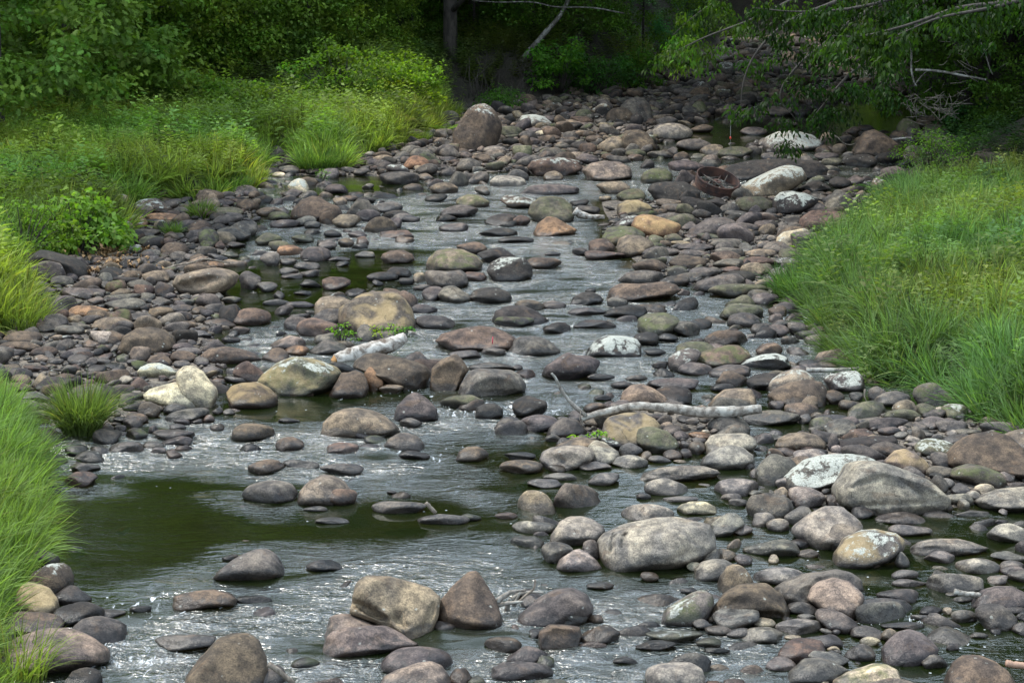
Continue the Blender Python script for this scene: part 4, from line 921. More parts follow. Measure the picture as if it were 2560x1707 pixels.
def stone_unit(seed, sub, angular=False, peaked=False, knob=False):
    """a water-worn stone in the unit box: rounded planes, broad dents, small lumps"""
    r = np.random.default_rng(seed)
    v, f = ico(sub)
    n = r.integers(7, 11) if angular else r.integers(9, 13)
    k = r.normal(size=(n, 3)); k /= np.linalg.norm(k, axis=1)[:, None]
    d = r.uniform(0.50, 1.0, n) if angular else r.uniform(0.58, 1.0, n)
    pw = r.uniform(20, 44) if angular else r.uniform(10, 22)
    dots = np.clip(v @ k.T, 0.0, None) / d
    ball = (1 / 1.06) ** pw
    s = (np.power(dots, pw).sum(1) + ball) ** (-1 / pw)
    nz = Noise(seed + 5, 8); nf = Noise(seed + 9, 10)
    s = s * (1 + 0.06 * nz(v, 1.1) + (0.03 if knob else 0.018) * nf(v, 3.4 if not knob else 6.0))
    p = v * s[:, None]
    lo, hi = p.min(0), p.max(0)
    p = (p - (lo + hi) / 2) / ((hi - lo) / 2)
    if peaked:
        t = np.clip(p[:, 2], -1, 1)
        p[:, 0] *= 1 - 0.45 * smooth((t + 0.2) / 1.2)
        p[:, 1] *= 1 - 0.40 * smooth((t + 0.2) / 1.2)
    return p, f


stones = []


def place_stone(px0, py0, px1, py1, code, marks, seed, outline=None, label=None, short=None, dents=()):
    """works out where a stone stands and how large it is from the box it fills in the photograph"""
    wpx, hpx = px1 - px0, py1 - py0
    gx0, gy0, gz0 = ground_pt((px0 + px1) / 2, py1)
    el = math.atan2(CAM_H - gz0, gy0)
    dist = math.hypot(gy0, CAM_H - gz0)
    a = wpx / 2 * gy0 / FPX
    c = min(a * 0.85, max(a * 0.45, hpx * gy0 / FPX * 1.1))      # half depth
    D = gy0 + 0.80 * c
    ext = 0.20 * hpx                                              # how much is under water or sunk in gravel
    cyp = (py0 + py1 + ext) / 2
    C = at((px0 + px1) / 2, D, py=cyp)
    sc = math.hypot(D, CAM_H - C.z) / FPX
    a = wpx / 2 * sc; b = (hpx + ext) / 2 * sc
    big = max(wpx, hpx)
    sub = 5 if big > 190 else (4 if big > 75 else 3)
    p, f = stone_unit(seed, sub, "A" in marks or (outline is None and seed % 3 == 0), "C" in marks and outline is None, "K" in marks)
    if outline is not None:
        ox = np.array([q[0] for q in outline], float); oy = np.array([q[1] for q in outline], float)
        oy = np.where(oy > py0 + 0.72 * hpx, oy + ext * (oy - py0 - 0.72 * hpx) / (0.28 * hpx), oy)
        ux = (ox - (px0 + px1) / 2) / (wpx / 2); uz = -(oy - cyp) / ((hpx + ext) / 2)
        pl = np.stack([ux, uz], 1)
        th = np.linspace(-math.pi, math.pi, 181)
        R = np.zeros(181)
        for i in range(len(pl)):
            q0 = pl[i]; e = pl[(i + 1) % len(pl)] - q0
            cd, sd = np.cos(th), np.sin(th)
            den = cd * e[1] - sd * e[0]
            den = np.where(abs(den) < 1e-9, 1e-9, den)
            t = (q0[0] * e[1] - q0[1] * e[0]) / den
            uu = (q0[0] * sd - q0[1] * cd) / den
            R = np.maximum(R, np.where((t > 0) & (uu >= -1e-3) & (uu <= 1 + 1e-3), t, 0))
        ker = np.array([1, 4, 6, 4, 1.]) / 16
        Rs = np.convolve(np.concatenate([R[-5:-1], R, R[1:5]]), ker, 'same')[4:-4]
        v, f = ico(sub)
        sfac = np.linalg.norm(p, axis=1)
        th_v = np.arctan2(v[:, 2], v[:, 0])
        rho = np.sqrt(v[:, 0] ** 2 + v[:, 2] ** 2)
        sq = "A" in marks
        rr = np.interp(th_v, th, Rs) * np.power(rho, 0.60 if sq else 0.78)
        lump = 1 + 0.02 * Noise(seed + 3)(v, 2.2) + 0.008 * Noise(seed + 4)(v, 7)
        yv = np.sign(v[:, 1]) * np.power(np.abs(v[:, 1]), 0.62 if sq else 0.85) * np.clip(sfac * 1.02, 0.5, 1.3)
        p = np.stack([rr * np.cos(th_v) * lump, yv * lump, rr * np.sin(th_v) * lump], 1)
    lean = 0.62 if "A" not in marks else 0.4
    if hpx > wpx * 0.8: lean = 0.30
    x = p[:, 0] * a
    ppx = (px0 + px1) / 2 + p[:, 0] * wpx / 2; ppy = cyp - p[:, 2] * (hpx + ext) / 2
    inn = np.zeros(len(p))
    for dx_, dy_, rx_, ry_, ang_, dep_ in dents:
        ca_, sa_ = math.cos(math.radians(ang_)), math.sin(math.radians(ang_))
        u_ = ((ppx - dx_) * ca_ + (ppy - dy_) * sa_) / rx_; v_ = (-(ppx - dx_) * sa_ + (ppy - dy_) * ca_) / ry_
        rr_ = np.sqrt(u_ * u_ + v_ * v_) + 0.12 * Noise(seed + 31)(p, 3.0)
        inn = np.maximum(inn, dep_ * smooth((1.1 - rr_) / 0.35) * (p[:, 1] < 0.15))
    yy = p[:, 1] * c + p[:, 2] * b * lean + inn * c
    zz = p[:, 2] * b
    ce, se = math.cos(el), math.sin(el)
    W = np.stack([x, yy * ce + zz * se, -yy * se + zz * ce], 1) + np.array(C)
    base = np.array([C.x, C.y, max(gz0, 0.0)])
    stones.append(dict(v=W - base, f=f, base=base, code=code, marks=marks, seed=seed, label=label, short=short,
                       box=(px0, py0, px1, py1), area=max(0, min(px1, 2560) - max(px0, 0)) * max(0, min(py1, 1707) - max(py0, 0)), foot=(C.x, C.y, a, c)))


CRUSTED = {"snow-capped boulder", "whitewashed cobble", "white-lidded boulder", "white-crested boulder", "white-fronted boulder",
           "whitened pool rock", "painted-patch boulder", "white far boulder", "frosted slab"}


# hollows and clefts: tile x, y of the middle, half width, half height, tilt in degrees, depth as a share of the stone's half depth
DENTS = {
    "undercut block": [(1060, 905, 210, 45, 24, .34), (1340, 1010, 120, 40, 35, .28), (1600, 950, 40, 150, 20, .10)],
    "craggy tan boulder": [(1850, 1030, 190, 40, -12, .26), (1780, 1070, 110, 25, 5, .15)],
    "huge golden boulder": [(1330, 1250, 170, 40, 28, .12)],
    "great slab": [(905, 300, 20, 110, 10, .13), (1010, 260, 16, 80, 25, .12), (1250, 330, 260, 30, 4, .04)],
    "great mauve slab": [(850, 1290, 200, 16, -20, .07), (1250, 1340, 200, 12, 35, .07), (1100, 1490, 420, 18, -3, .08)],
    "arched brown boulder": [(2280, 960, 200, 60, 0, .30)],
    "dished grey boulder": [(400, 1090, 110, 50, 25, .16)],
    "striped pink cone": [(640, 1330, 200, 12, 25, .06), (560, 1380, 160, 10, 25, .06)],
    "folded tan boulder": [(230, 905, 190, 16, -8, .14)],
    "cracked grey boulder": [(1690, 990, 12, 100, -30, .14)],
}


def parse():
    seed = 100
    for line in BIG.strip().splitlines():
        left, short, label = [s.strip() for s in line.split("|")]
        tl, cm, pts = left.split(" ", 2)
        ox, oy = TILE[tl]
        k = 1280 / 2352 if tl == "Z" else 640 / 2350
        pts = [tuple(float(q) for q in s.split(",")) for s in pts.strip("@").split()]
        pts = [(ox + q[0] * k, oy + q[1] * k) for q in pts]
        xs = [q[0] for q in pts]; ys = [q[1] for q in pts]
        seed += 13
        mk = cm[1:] + ("L" * 2 if short in CRUSTED else "")
        place_stone(min(xs), min(ys), max(xs), max(ys), cm[0], mk, seed, pts, label, short,
                    [(ox + q[0] * k, oy + q[1] * k, q[2] * k, q[3] * k, q[4], q[5]) for q in DENTS.get(short, ())])
    for it in ROCKS.replace("\n", ";").split(";"):
        it = it.split()
        if len(it) < 6: continue
        ox, oy = TILE[it[0]]
        k = 640 / 2350
        b = [float(q) for q in it[1:5]]
        seed += 13
        place_stone(ox + b[0] * k, oy + b[1] * k, ox + b[2] * k, oy + b[3] * k, it[5][0], it[5][1:], seed)


parse()


def stone_cols(n, code, marks, seed):
    r = np.random.default_rng(seed + 77)
    c = np.array(PAL[code]) * r.uniform(0.82, 1.18) * (1 + r.normal(0, 0.035, 3))
    L_ = marks.count("L")
    gr = c @ np.array([.3, .55, .15]); kk = {'o': .30, 't': .38, 'm': .50, 'r': .42, 'w': .25, 'b': .30, 'k': .45}.get(code, .30)
    c = (c * (1 - kk) + gr * kk * np.array([1.03, 1.0, .97])) * np.array([.96, .90, .86])
    tint = np.tile(np.append(c, 1.0), (n, 1))
    lich = (0.0, 0.42, 1.0)[min(L_, 2)]
    moss = 0.9 if "M" in marks else (0.45 if code == "m" else 0.0)
    feat = np.tile(np.array([lich, moss, 1.0 if "Y" in marks else 0.0, r.uniform(0, 1)]), (n, 1))
    return tint, feat


# wording that singles a stone out by what lies next to it
def describe(s, lms, used):
    x0, y0, x1, y1 = s["box"]
    w_, h_ = x1 - x0, y1 - y0
    A_ = s["base"][1] and w_ * s["base"][1] / FPX
    size = "small" if A_ < 0.34 else ("large" if A_ > 0.75 else "")
    asp = w_ / max(h_, 1)
    if "A" in s["marks"]: shp = "angular rock"
    elif "C" in s["marks"]: shp = "peaked cobble"
    elif asp > 3.3: shp = "flat sliver of rock"
    elif asp > 2.4: shp = "flat cobble"
    elif asp > 1.5: shp = "oval cobble"
    else: shp = "round cobble"
    col = WORD[s["code"]]
    cx, cy = (x0 + x1) / 2, (y0 + y1) / 2

    def rel(q):
        a0, b0, a1, b1 = q["box"]
        dx, dy = cx - (a0 + a1) / 2, cy - (b0 + b1) / 2
        if abs(dx) > 1.2 * abs(dy) + (a1 - a0) * 0.12:
            return "left of" if dx < 0 else "right of"
        return "behind" if dy < 0 else "in front of"

    order = sorted(lms, key=lambda q: max(0, abs(cx - (q["box"][0] + q["box"][2]) / 2) - (q["box"][2] - q["box"][0]) / 2) +
                   1.5 * max(0, abs(cy - (q["box"][1] + q["box"][3]) / 2) - (q["box"][3] - q["box"][1]) / 2))
    order = [q for q in order if q is not s]
    first = " ".join(t for t in (size, col, shp) if t)
    cands = []
    for i, j in ((0, 1), (0, 2), (1, 2), (0, 3), (1, 3)):
        a, b = order[i], order[j]
        cands.append(f"{first} {rel(a)} the {a['short']}, {rel(b)} the {b['short']}")
    for t in cands:
        if t not in used and len(t.replace("-", " ").split()) <= 16: return t
    for i, j in ((0, 1), (0, 2), (1, 2), (0, 3)):
        t = f"{col} {shp} {rel(order[i])} the {order[i]['short']}, by the {order[j]['short']}"
        if t not in used and len(t.replace("-", " ").split()) <= 16: return t
    return first + " beside the " + order[0]["short"]


stones.sort(key=lambda s: (s["label"] is None, -s["area"]))
named, rest = stones[:298], stones[298:]
lms = [s for s in named if s["short"]]
used_labels = set(s["label"] for s in named if s["label"])
for s in named:
    if s["label"] is None:
        s["label"] = describe(s, lms, used_labels)
        used_labels.add(s["label"])
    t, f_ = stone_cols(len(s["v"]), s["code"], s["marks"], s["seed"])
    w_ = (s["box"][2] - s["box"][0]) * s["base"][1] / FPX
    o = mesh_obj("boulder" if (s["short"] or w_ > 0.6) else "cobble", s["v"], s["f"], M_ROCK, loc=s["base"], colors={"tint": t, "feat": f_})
    tag(o, s["label"], "boulder" if (s["short"] or w_ > 0.6) else "cobble", "stones lying in the stream bed")

# the smaller stones read off the photograph, and the countless ones between them: one body
acc_v, acc_f, acc_t, acc_ft = [], [], [], []
nv = 0


def acc(v, f, t, ft):
    global nv
    acc_v.append(v); acc_f.append(f + nv); acc_t.append(t); acc_ft.append(ft); nv += len(v)


for s in rest:
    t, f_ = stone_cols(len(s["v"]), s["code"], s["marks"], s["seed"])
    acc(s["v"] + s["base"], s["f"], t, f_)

OPEN = [poly_ground(p) for p in (
    [(130, 1180), (300, 1110), (560, 1040), (700, 990), (1000, 950), (1240, 960), (1290, 1020), (1230, 1080), (1300, 1170),
     (1560, 1180), (1640, 1250), (1400, 1250), (1250, 1290), (1240, 1390), (1400, 1420), (1650, 1440), (1500, 1500), (1450, 1560),
     (1640, 1600), (1640, 1900), (80, 1900), (270, 1640), (220, 1520), (200, 1480), (120, 1400)],
    [(960, 570), (1180, 540), (1480, 500), (1480, 560), (1380, 610), (1560, 640), (1540, 700), (1460, 760), (1500, 840), (1560, 930),
     (1400, 960), (1250, 960), (1130, 940), (1060, 850), (1020, 770), (980, 690), (620, 790), (600, 700), (700, 640), (930, 640)],
    [(1500, 800), (1660, 800), (1640, 900), (1500, 900)],
    [(1340, 1170), (1900, 1110), (1900, 1160), (1650, 1240), (1350, 1200)],
    [(830, 440), (960, 440), (950, 475), (830, 490)], [(1640, 320), (1900, 300), (2300, 230), (2500, 330), (2180, 330), (1900, 350), (1720, 395)],
    [(2280, 1280), (2560, 1360), (2560, 1400), (2420, 1340), (2240, 1340)], [(2250, 1640), (2620, 1530), (2620, 1800), (2250, 1800)],
    [(2000, 1440), (2200, 1480), (2200, 1560), (2010, 1520)],
    [(1000, 500), (1180, 470), (1440, 440), (1560, 410), (1700, 395), (1700, 430), (1580, 480), (1560, 520), (1500, 570), (1400, 590), (1000, 570)],
    [(1440, 560), (1600, 620), (1620, 720), (1560, 800), (1420, 780)], [(1480, 830), (1660, 800), (1720, 900), (1640, 960), (1480, 940)], [(560, 690), (960, 620), (980, 700), (640, 790), (560, 760)], [(1640, 420), (1720, 440), (1680, 500), (1600, 500)],
)]
cell = {}


def hits(x, y, rx, ry, slack):
    k0, k1 = int(x // 1), int(y // 1)
    for i in (-1, 0, 1):
        for j in (-1, 0, 1):
            for (qx, qy, qa, qc) in cell.get((k0 + i, k1 + j), ()):
                if ((x - qx) / (qa + rx)) ** 2 + ((y - qy) / (qc + ry)) ** 2 < slack:
                    return True
    return False


def addcell(x, y, a, c):
    # big footprints are entered in every cell they touch
    for i in range(int((x - a) // 1), int((x + a) // 1) + 1):
        for j in range(int((y - c) // 1), int((y + c) // 1) + 1):
            cell.setdefault((i, j), []).append((x, y, a, c))


for s in stones:
    addcell(*s["foot"])
_wx, _wy = ground(1795, 494)
addcell(float(_wx), float(_wy) + .2, .62, .75)
for _px, _py, _a, _c in ((850, 905, .30, .30), (925, 885, .34, .34), (980, 865, .34, .34), (1500, 1046, .22, .12), (1600, 1046, .22, .12), (1700, 1052, .22, .12), (1800, 1054, .22, .12), (1880, 1050, .22, .12),
                         (1385, 1010, .16, .2), (1030, 880, .3, .3)):
    _wx, _wy = ground(_px, _py)
    addcell(float(_wx), float(_wy), _a, _c)
units = [[stone_unit(9000 + i, 1 + q, i % 4 != 0) for i in range(24)] for q in range(3)]


def scatter(n, amin, amax, slack, y0, y1, open_keep, zmin=-9):
    yy = np.sqrt(rng.uniform(y0 * y0, y1 * y1, n)) if y1 < 60 else rng.uniform(y0, y1, n)
    xx = rng.uniform(-1, 1, n) * (yy * 0.30 + 0.9) + 0.4
    s = sdf(RIVER, xx, yy)
    zz = bed_height(xx, yy)
    op = np.zeros(n, bool)
    for p in OPEN: op |= inside(p, xx, yy)
    size = np.exp(rng.uniform(math.log(amin), math.log(amax), n))
    roll = rng.random(n); roll2 = rng.random(n)
    cnt = 0
    for i in range(n):
        if s[i] > -0.02 or zz[i] < zmin: continue
        if zz[i] < -0.1 and roll2[i] > (0.42 if yy[i] < 45 else 0.55): continue
        if op[i] and (roll[i] > open_keep or size[i] > 0.14): continue
        a = size[i]; c = a * rng.uniform(0.45, 1.0)
        if hits(xx[i], yy[i], a, c, slack): continue
        addcell(xx[i], yy[i], a, c)
        h = a * (rng.uniform(0.28, 0.78) if zz[i] > -0.1 else rng.uniform(0.42, 0.9))
        pxw = a * 2 / yy[i] * 2000
        q = 2 if pxw > 17 else (1 if pxw > 5 else 0)
        p, f = units[q][rng.integers(24)]
        ang = rng.normal(0, 0.5) if rng.random() < 0.7 else rng.uniform(0, 3.14)
        tl = rng.normal(0, 0.22)
        v = p * np.array([a, c, h])
        v = np.stack([v[:, 0] * math.cos(tl) + v[:, 2] * math.sin(tl), v[:, 1], -v[:, 0] * math.sin(tl) + v[:, 2] * math.cos(tl)], 1)
        ca, sa = math.cos(ang), math.sin(ang)
        v = np.stack([v[:, 0] * ca - v[:, 1] * sa, v[:, 0] * sa + v[:, 1] * ca, v[:, 2]], 1)
        base = max(zz[i], -0.10)
        lift = h * rng.uniform(0.2, 0.55)
        if op[i]: lift = h * rng.uniform(-0.4, 0.3) + 0.05
        v += np.array([xx[i], yy[i], base + lift])
        leftbar = xx[i] < -1
        pool = "pdgbbdrgpt" if leftbar and yy[i] < 50 else ("glggdptgwb" if yy[i] < 24 else ("gdbptmrgdl" if yy[i] < 45 else "gdbtgmlkbp"))
        code = pool[rng.integers(len(pool))]
        if code == 'w' and a > .09: code = 't'
        if code == 'l' and a > .2: code = 'g'
        t, ft = stone_cols(len(v), code, "L" if rng.random() < 0.02 else ("M" if rng.random() < 0.05 else ""), int(rng.integers(1e6)))
        acc(v, f, t, ft)
        cnt += 1
    return cnt


c_ = [scatter(10500, 0.20, 0.36, 0.80, 13, 112, 0.02), scatter(18500, 0.12, 0.22, 0.74, 13, 112, 0.03), scatter(30000, 0.07, 0.13, 0.70, 13, 90, 0.02),
      scatter(36000, 0.035, 0.07, 0.72, 13, 60, 0.006, -0.13)]
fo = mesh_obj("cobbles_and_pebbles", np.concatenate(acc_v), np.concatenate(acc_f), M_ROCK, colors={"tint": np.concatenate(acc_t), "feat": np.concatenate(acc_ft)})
tag(fo, "countless smaller river stones and pebbles packed between the boulders", kind="stuff")
print("stones", len(stones), "fill", c_, "tris", len(fo.data.polygons))


# ------------------------------------------------------------------ wood
def tube(path, radii, seg=8, seed=0, rough=0.08, closed=True):
    P = np.array([tuple(p) for p in path], float); R = np.array(radii, float)
    n = len(P)
    T = np.gradient(P, axis=0); T /= np.linalg.norm(T, axis=1)[:, None] + 1e-12
    ref = np.array([0, 0, 1.0]) if abs(T[0][2]) < 0.9 else np.array([1.0, 0, 0])
    vs_, r = [], np.random.default_rng(seed)
    u = np.cross(T[0], ref); u /= np.linalg.norm(u)
    for i in range(n):
        u = u - T[i] * (u @ T[i]); u /= np.linalg.norm(u)
        w_ = np.cross(T[i], u)
        for k in range(seg):
            a = 2 * math.pi * k / seg
            rr = R[i] * (1 + rough * r.normal())
            vs_.append(P[i] + rr * (math.cos(a) * u + math.sin(a) * w_))
    fs = []
    for i in range(n - 1):
        for k in range(seg):
            a = i * seg + k; b = i * seg + (k + 1) % seg
            fs.append((a, b, b + seg, a + seg))
    if closed:
        fs.append(tuple(range(seg))[::-1]); fs.append(tuple(range((n - 1) * seg, n * seg)))
    return np.array(vs_), fs


def spline(pts, n):
    """Catmull-Rom through 3-D points"""
    P = np.array([tuple(p) for p in pts], float)
    P = np.vstack([2 * P[0] - P[1], P, 2 * P[-1] - P[-2]])
    out = []
    m = len(P) - 3
    for t in np.linspace(0, m - 1e-6, n):
        i = int(t); f = t - i
        a, b, c, d = P[i:i + 4]
        out.append(0.5 * (2 * b + (c - a) * f + (2 * a - 5 * b + 4 * c - d) * f * f + (-a + 3 * b - 3 * c + d) * f ** 3))
    return np.array(out)


def join_parts(parts):
    v, f, n = [], [], 0
    for a, b in parts:
        v.append(a); f += [tuple(i + n for i in q) for q in b]; n += len(a)
    return np.concatenate(v), f


def wood(name, pts, r0, r1, mat, n=24, seg=8, parent=None, seed=0, rough=0.08, prof=None):
    path = spline(pts, n)
    rad = np.linspace(r0, r1, n) if prof is None else np.interp(np.linspace(0, 1, n), np.linspace(0, 1, len(prof)), prof)
    base = path[0].copy()
    v, f = tube(path - base, rad, seg, seed, rough)
    return mesh_obj(name, v, f, mat, parent=parent, loc=base if parent is None else (base - np.array(parent.location)))


def gp(tile, x, y, z=0.0, dz=0.0, d=None):
    """a point of a zoomed tile, at height z above the water or at distance d"""
    ox, oy = TILE[tile]; k = 640 / 2350
    px, py = ox + x * k, oy + y * k
    if d is not None: return at(px, d, py=py)
    X_, Y_ = ground(px, py, z)
    return Vector((float(X_), float(Y_), z + dz))


# the long fallen branch in front, its bent thin arm
dL = float(ground(1750, 1085)[1])
lb = empty("fallen_branch", at(1455, dL, py=1048), "long pale lichen-spotted fallen branch bridging cobbles, thin bent arm at its left end", "branch")
pp = [(640, 712), (760, 670), (900, 640), (1130, 595), (1300, 605), (1500, 620), (1700, 650), (1900, 650), (2100, 640), (2290, 620)]
wood("branch_stem", [gp("G", x, y, d=dL) for x, y in pp], 0, 0, M_DRIFT, 40, 10, lb, 1, 0.06, [.036, .038, .045, .05, .052, .058, .066, .07, .062, .05])
wood("side_branch", [gp("G", x, y, d=dL - 0.03) for x, y in [(675, 680), (590, 610), (520, 540), (450, 440), (400, 340), (362, 292)]], .028, .014, M_DRIFT, 20, 7, lb, 2)
wood("twig", [gp("G", x, y, d=dL - 0.1) for x, y in [(630, 640), (625, 730), (680, 800), (722, 862)]], .006, .003, M_STICK, 12, 5, lb, 3)
# birch log
dB = float(ground(870, 905)[1]) + 0.1
bl = empty("birch_log", gp("F", 690, 190, d=dB), "short white birch log with peeling bark and splintered orange end, tilted between boulders", "log")
wood("log_bark", [gp("F", x, y, d=dB + q) for x, y, q in [(735, 185, 0), (900, 120, .1), (1100, 70, .2), (1240, 30, .3), (1370, -40, .4)]], 0, 0, M_BIRCH, 22, 12, bl, 4, 0.06, [.11, .115, .115, .11, .07])
wood("splintered_end", [gp("F", x, y, d=dB - 0.02) for x, y in [(690, 180), (715, 178), (745, 180)]], .03, .1, plain_material("split_wood", (.42, .22, .08), .8), 5, 9, bl, 5, 0.3)
wood("bark_strip", [gp("J", x, y, d=dB + 0.45) for x, y in [(1400, 1490), (1450, 1490), (1540, 1535)]], .03, .008, M_BIRCH, 8, 5, bl, 6)
# other sticks
LOGS = [
    ("K", [(575, 370), (620, 400), (700, 425), (850, 430)], .10, .04, M_BIRCH, "white pale stub of birch log beside the two-spot boulder", 0.08),
    ("I", [(1500, 915), (1600, 875), (1750, 850), (1880, 815), (2110, 850)], .018, .012, M_STICK, "thin grey stick over the craggy tan boulder's back on the left bar", 0.16),
    ("I", [(1020, 1030), (1080, 985), (1160, 965), (1250, 985)], .02, .014, M_STICK, "short grey bark-covered stick arched over left bar cobbles", 0.12),
    ("D", [(1710, 725), (1800, 745), (1950, 765)], .026, .028, M_DRIFT, "short pale stick end resting by the plum hump", 0.10),
    ("D", [(2185, 1385), (2260, 1398), (2400, 1415)], .030, .030, plain_material("pink_stick", (.42, .26, .18), .7), "smooth pinkish stick poking into the dark pool from the right", 0.12),
    ("H", [(350, 262), (500, 265), (700, 262), (860, 250)], .034, .030, M_DRIFT, "straight grey stick lying behind the white-lidded boulder", 0.10),
    ("F", [(1560, 1480), (1600, 1525), (1650, 1575)], .022, .020, M_STICK, "short brown stick end poking from green pool", 0.12),
    ("B", [(115, 1390), (200, 1450), (270, 1510), (345, 1570)], .024, .022, M_STICK, "pale stick leaning against the brown egg boulder", 0.16),
    ("H", [(890, 440), (885, 500), (905, 555)], .012, .006, M_STICK, "thin twig standing in the water by the bankside grey dome", 0.2),
    ("O", [(1120, 1285), (1200, 1275), (1320, 1265)], .03, .025, M_DRIFT, "short bleached stick behind the dark pyramid boulder", 0.3),
    ("O", [(560, 1220), (640, 1265), (700, 1320), (760, 1330), (810, 1315)], .02, .015, M_STICK, "bent pale twig rising from the far dark pool", 0.2),
]
for i, (tl, pts, r0, r1, mt, lab, z_) in enumerate(LOGS):
    q = gp(tl, *pts[len(pts) // 2], z=z_)
    o = wood("driftwood_stick" if i else "birch_stub", [gp(tl, x, y, d=q.y) for x, y in pts], r0, r1, mt, 14, 8, None, 20 + i)
    tag(o, lab, "stick" if i else "log")
# small drift pile of twigs between boulders
q0 = gp("B", 2250, 830, z=0.12)
dp = empty("driftwood_pile", q0, "small pile of bleached twigs caught between the pointed brown boulder and plum dome", "driftwood")
for i, pts in enumerate([[(2210, 820), (2290, 760), (2350, 730), (2480, 715)], [(2225, 850), (2350, 830), (2450, 820)], [(2400, 830), (2480, 760), (2550, 700), (2565, 620)],
                         [(2360, 860), (2400, 790), (2420, 730)], [(2300, 930), (2310, 860), (2330, 790)], [(2350, 800), (2450, 740), (2640, 735)]]):
    wood("twig", [gp("B", x, y, d=q0.y + 0.04 * i) for x, y in pts], [.03, .022, .012, .02, .03, .025][i], .01, M_DRIFT if i != 2 else M_STICK, 14, 6, dp, 40 + i)

# ------------------------------------------------------------------ rusty wheel
q = gp("K", 1890, 250, z=0.0) + Vector((0, 0, .10))
wh = empty("iron_wheel", q, "rusty iron wheel rim lying tilted in the stream, full of sticks, before the white-fronted boulder", "wheel")
Rw, Hw, Tw = 0.485, 0.24, 0.014
tilt = Matrix.Translation((0, 0.30, 0.20)) @ Matrix.Rotation(math.radians(14), 4, 'Y') @ Matrix.Rotation(math.radians(20), 4, 'X')


def xf(v): return np.array([tuple(tilt @ Vector(p)) for p in v])


def ring(r0, r1, z0, z1, seg=48):
    vs_, fs = [], []
    for i in range(seg):
        a = 2 * math.pi * i / seg
        for r, z in ((r1, z0), (r1, z1), (r0, z1), (r0, z0)):
            vs_.append((r * math.cos(a), r * math.sin(a), z))
    for i in range(seg):
        for k in range(4):
            a = i * 4 + k; b = i * 4 + (k + 1) % 4; j = ((i + 1) % seg) * 4
            fs.append((a, b, j + (k + 1) % 4, j + k))
    return np.array(vs_), fs


v, f = ring(Rw - Tw, Rw, -Hw / 2, Hw / 2); mesh_obj("rim_band", xf(v), f, M_RUST, wh, False)
v, f = ring(Rw + .001, Rw + .012, Hw / 2 - .03, Hw / 2 - .004); mesh_obj("rim_bead", xf(v), f, M_RUST, wh, False)
v, f = ring(Rw + .001, Rw + .008, -.02, -.008); mesh_obj("rim_rib", xf(v), f, M_RUST, wh, False)
v, f = ring(0.03, 0.09, -.06, .04, 20); mesh_obj("hub", xf(v), f, M_RUST, wh, False)
for i in range(6):
    a = i * math.pi / 3 + 0.3
    v, f = tube([(0.08 * math.cos(a), 0.08 * math.sin(a), -.01), (0.3 * math.cos(a), 0.3 * math.sin(a), -.03), ((Rw - Tw) * math.cos(a), (Rw - Tw) * math.sin(a), -.03)], [.022, .02, .022], 6, i)
    mesh_obj("spoke", xf(v), f, M_RUST, wh, False)
wd = empty("caught_sticks", q + Vector((0, .3, .2)), "handful of dry broken sticks caught inside the rusty wheel", "sticks")
r = np.random.default_rng(5)
for i in range(9):
    a = r.uniform(0, 3.14); c0 = r.uniform(-.2, .2, 2); l = r.uniform(.1, .28)
    p0 = Vector((c0[0] - l * math.cos(a), c0[1] - l * math.sin(a), r.uniform(.0, .07))); p1 = Vector((c0[0] + l * math.cos(a), c0[1] + l * math.sin(a), r.uniform(.0, .1)))
    T0 = Matrix.Translation((0, 0.0, 0.0)) @ Matrix.Rotation(math.radians(14), 4, 'Y') @ Matrix.Rotation(math.radians(20), 4, 'X')
    v, f = tube([T0 @ p0, T0 @ ((p0 + p1) / 2 + Vector((0, .01, .01))), T0 @ p1], [.014, .012, .007], 5, i)
    mesh_obj("stick", v, f, M_DEAD, wd)


# ------------------------------------------------------------------ leaves
def leaf_quads(C, U, S, wid, fold, r):
    """C bases (n,3), U leaf direction, S size; returns verts, quads"""
    n = len(C)
    up = r.normal(0, 0.35, (n, 3)); up[:, 2] += 1.0
    W = np.cross(U, up); W /= np.linalg.norm(W, axis=1)[:, None] + 1e-9
    Nn = np.cross(W, U)
    S = S[:, None]
    a = C; b = C + U * S * 0.45 + W * S * wid + Nn * S * fold
    c = C + U * S * 1.0 - Nn * S * 0.12; d = C + U * S * 0.45 - W * S * wid + Nn * S * fold
    V = np.stack([a, b, c, d], 1).reshape(-1, 3)
    F = np.arange(4 * n).reshape(n, 4)
    return V, F


OAKP = np.array([(0, 0), (.06, .10), (.16, .18), (.07, .30), (.25, .44), (.10, .52), (.24, .72), (.08, .74), (.10, .88), (0, 1.0)])


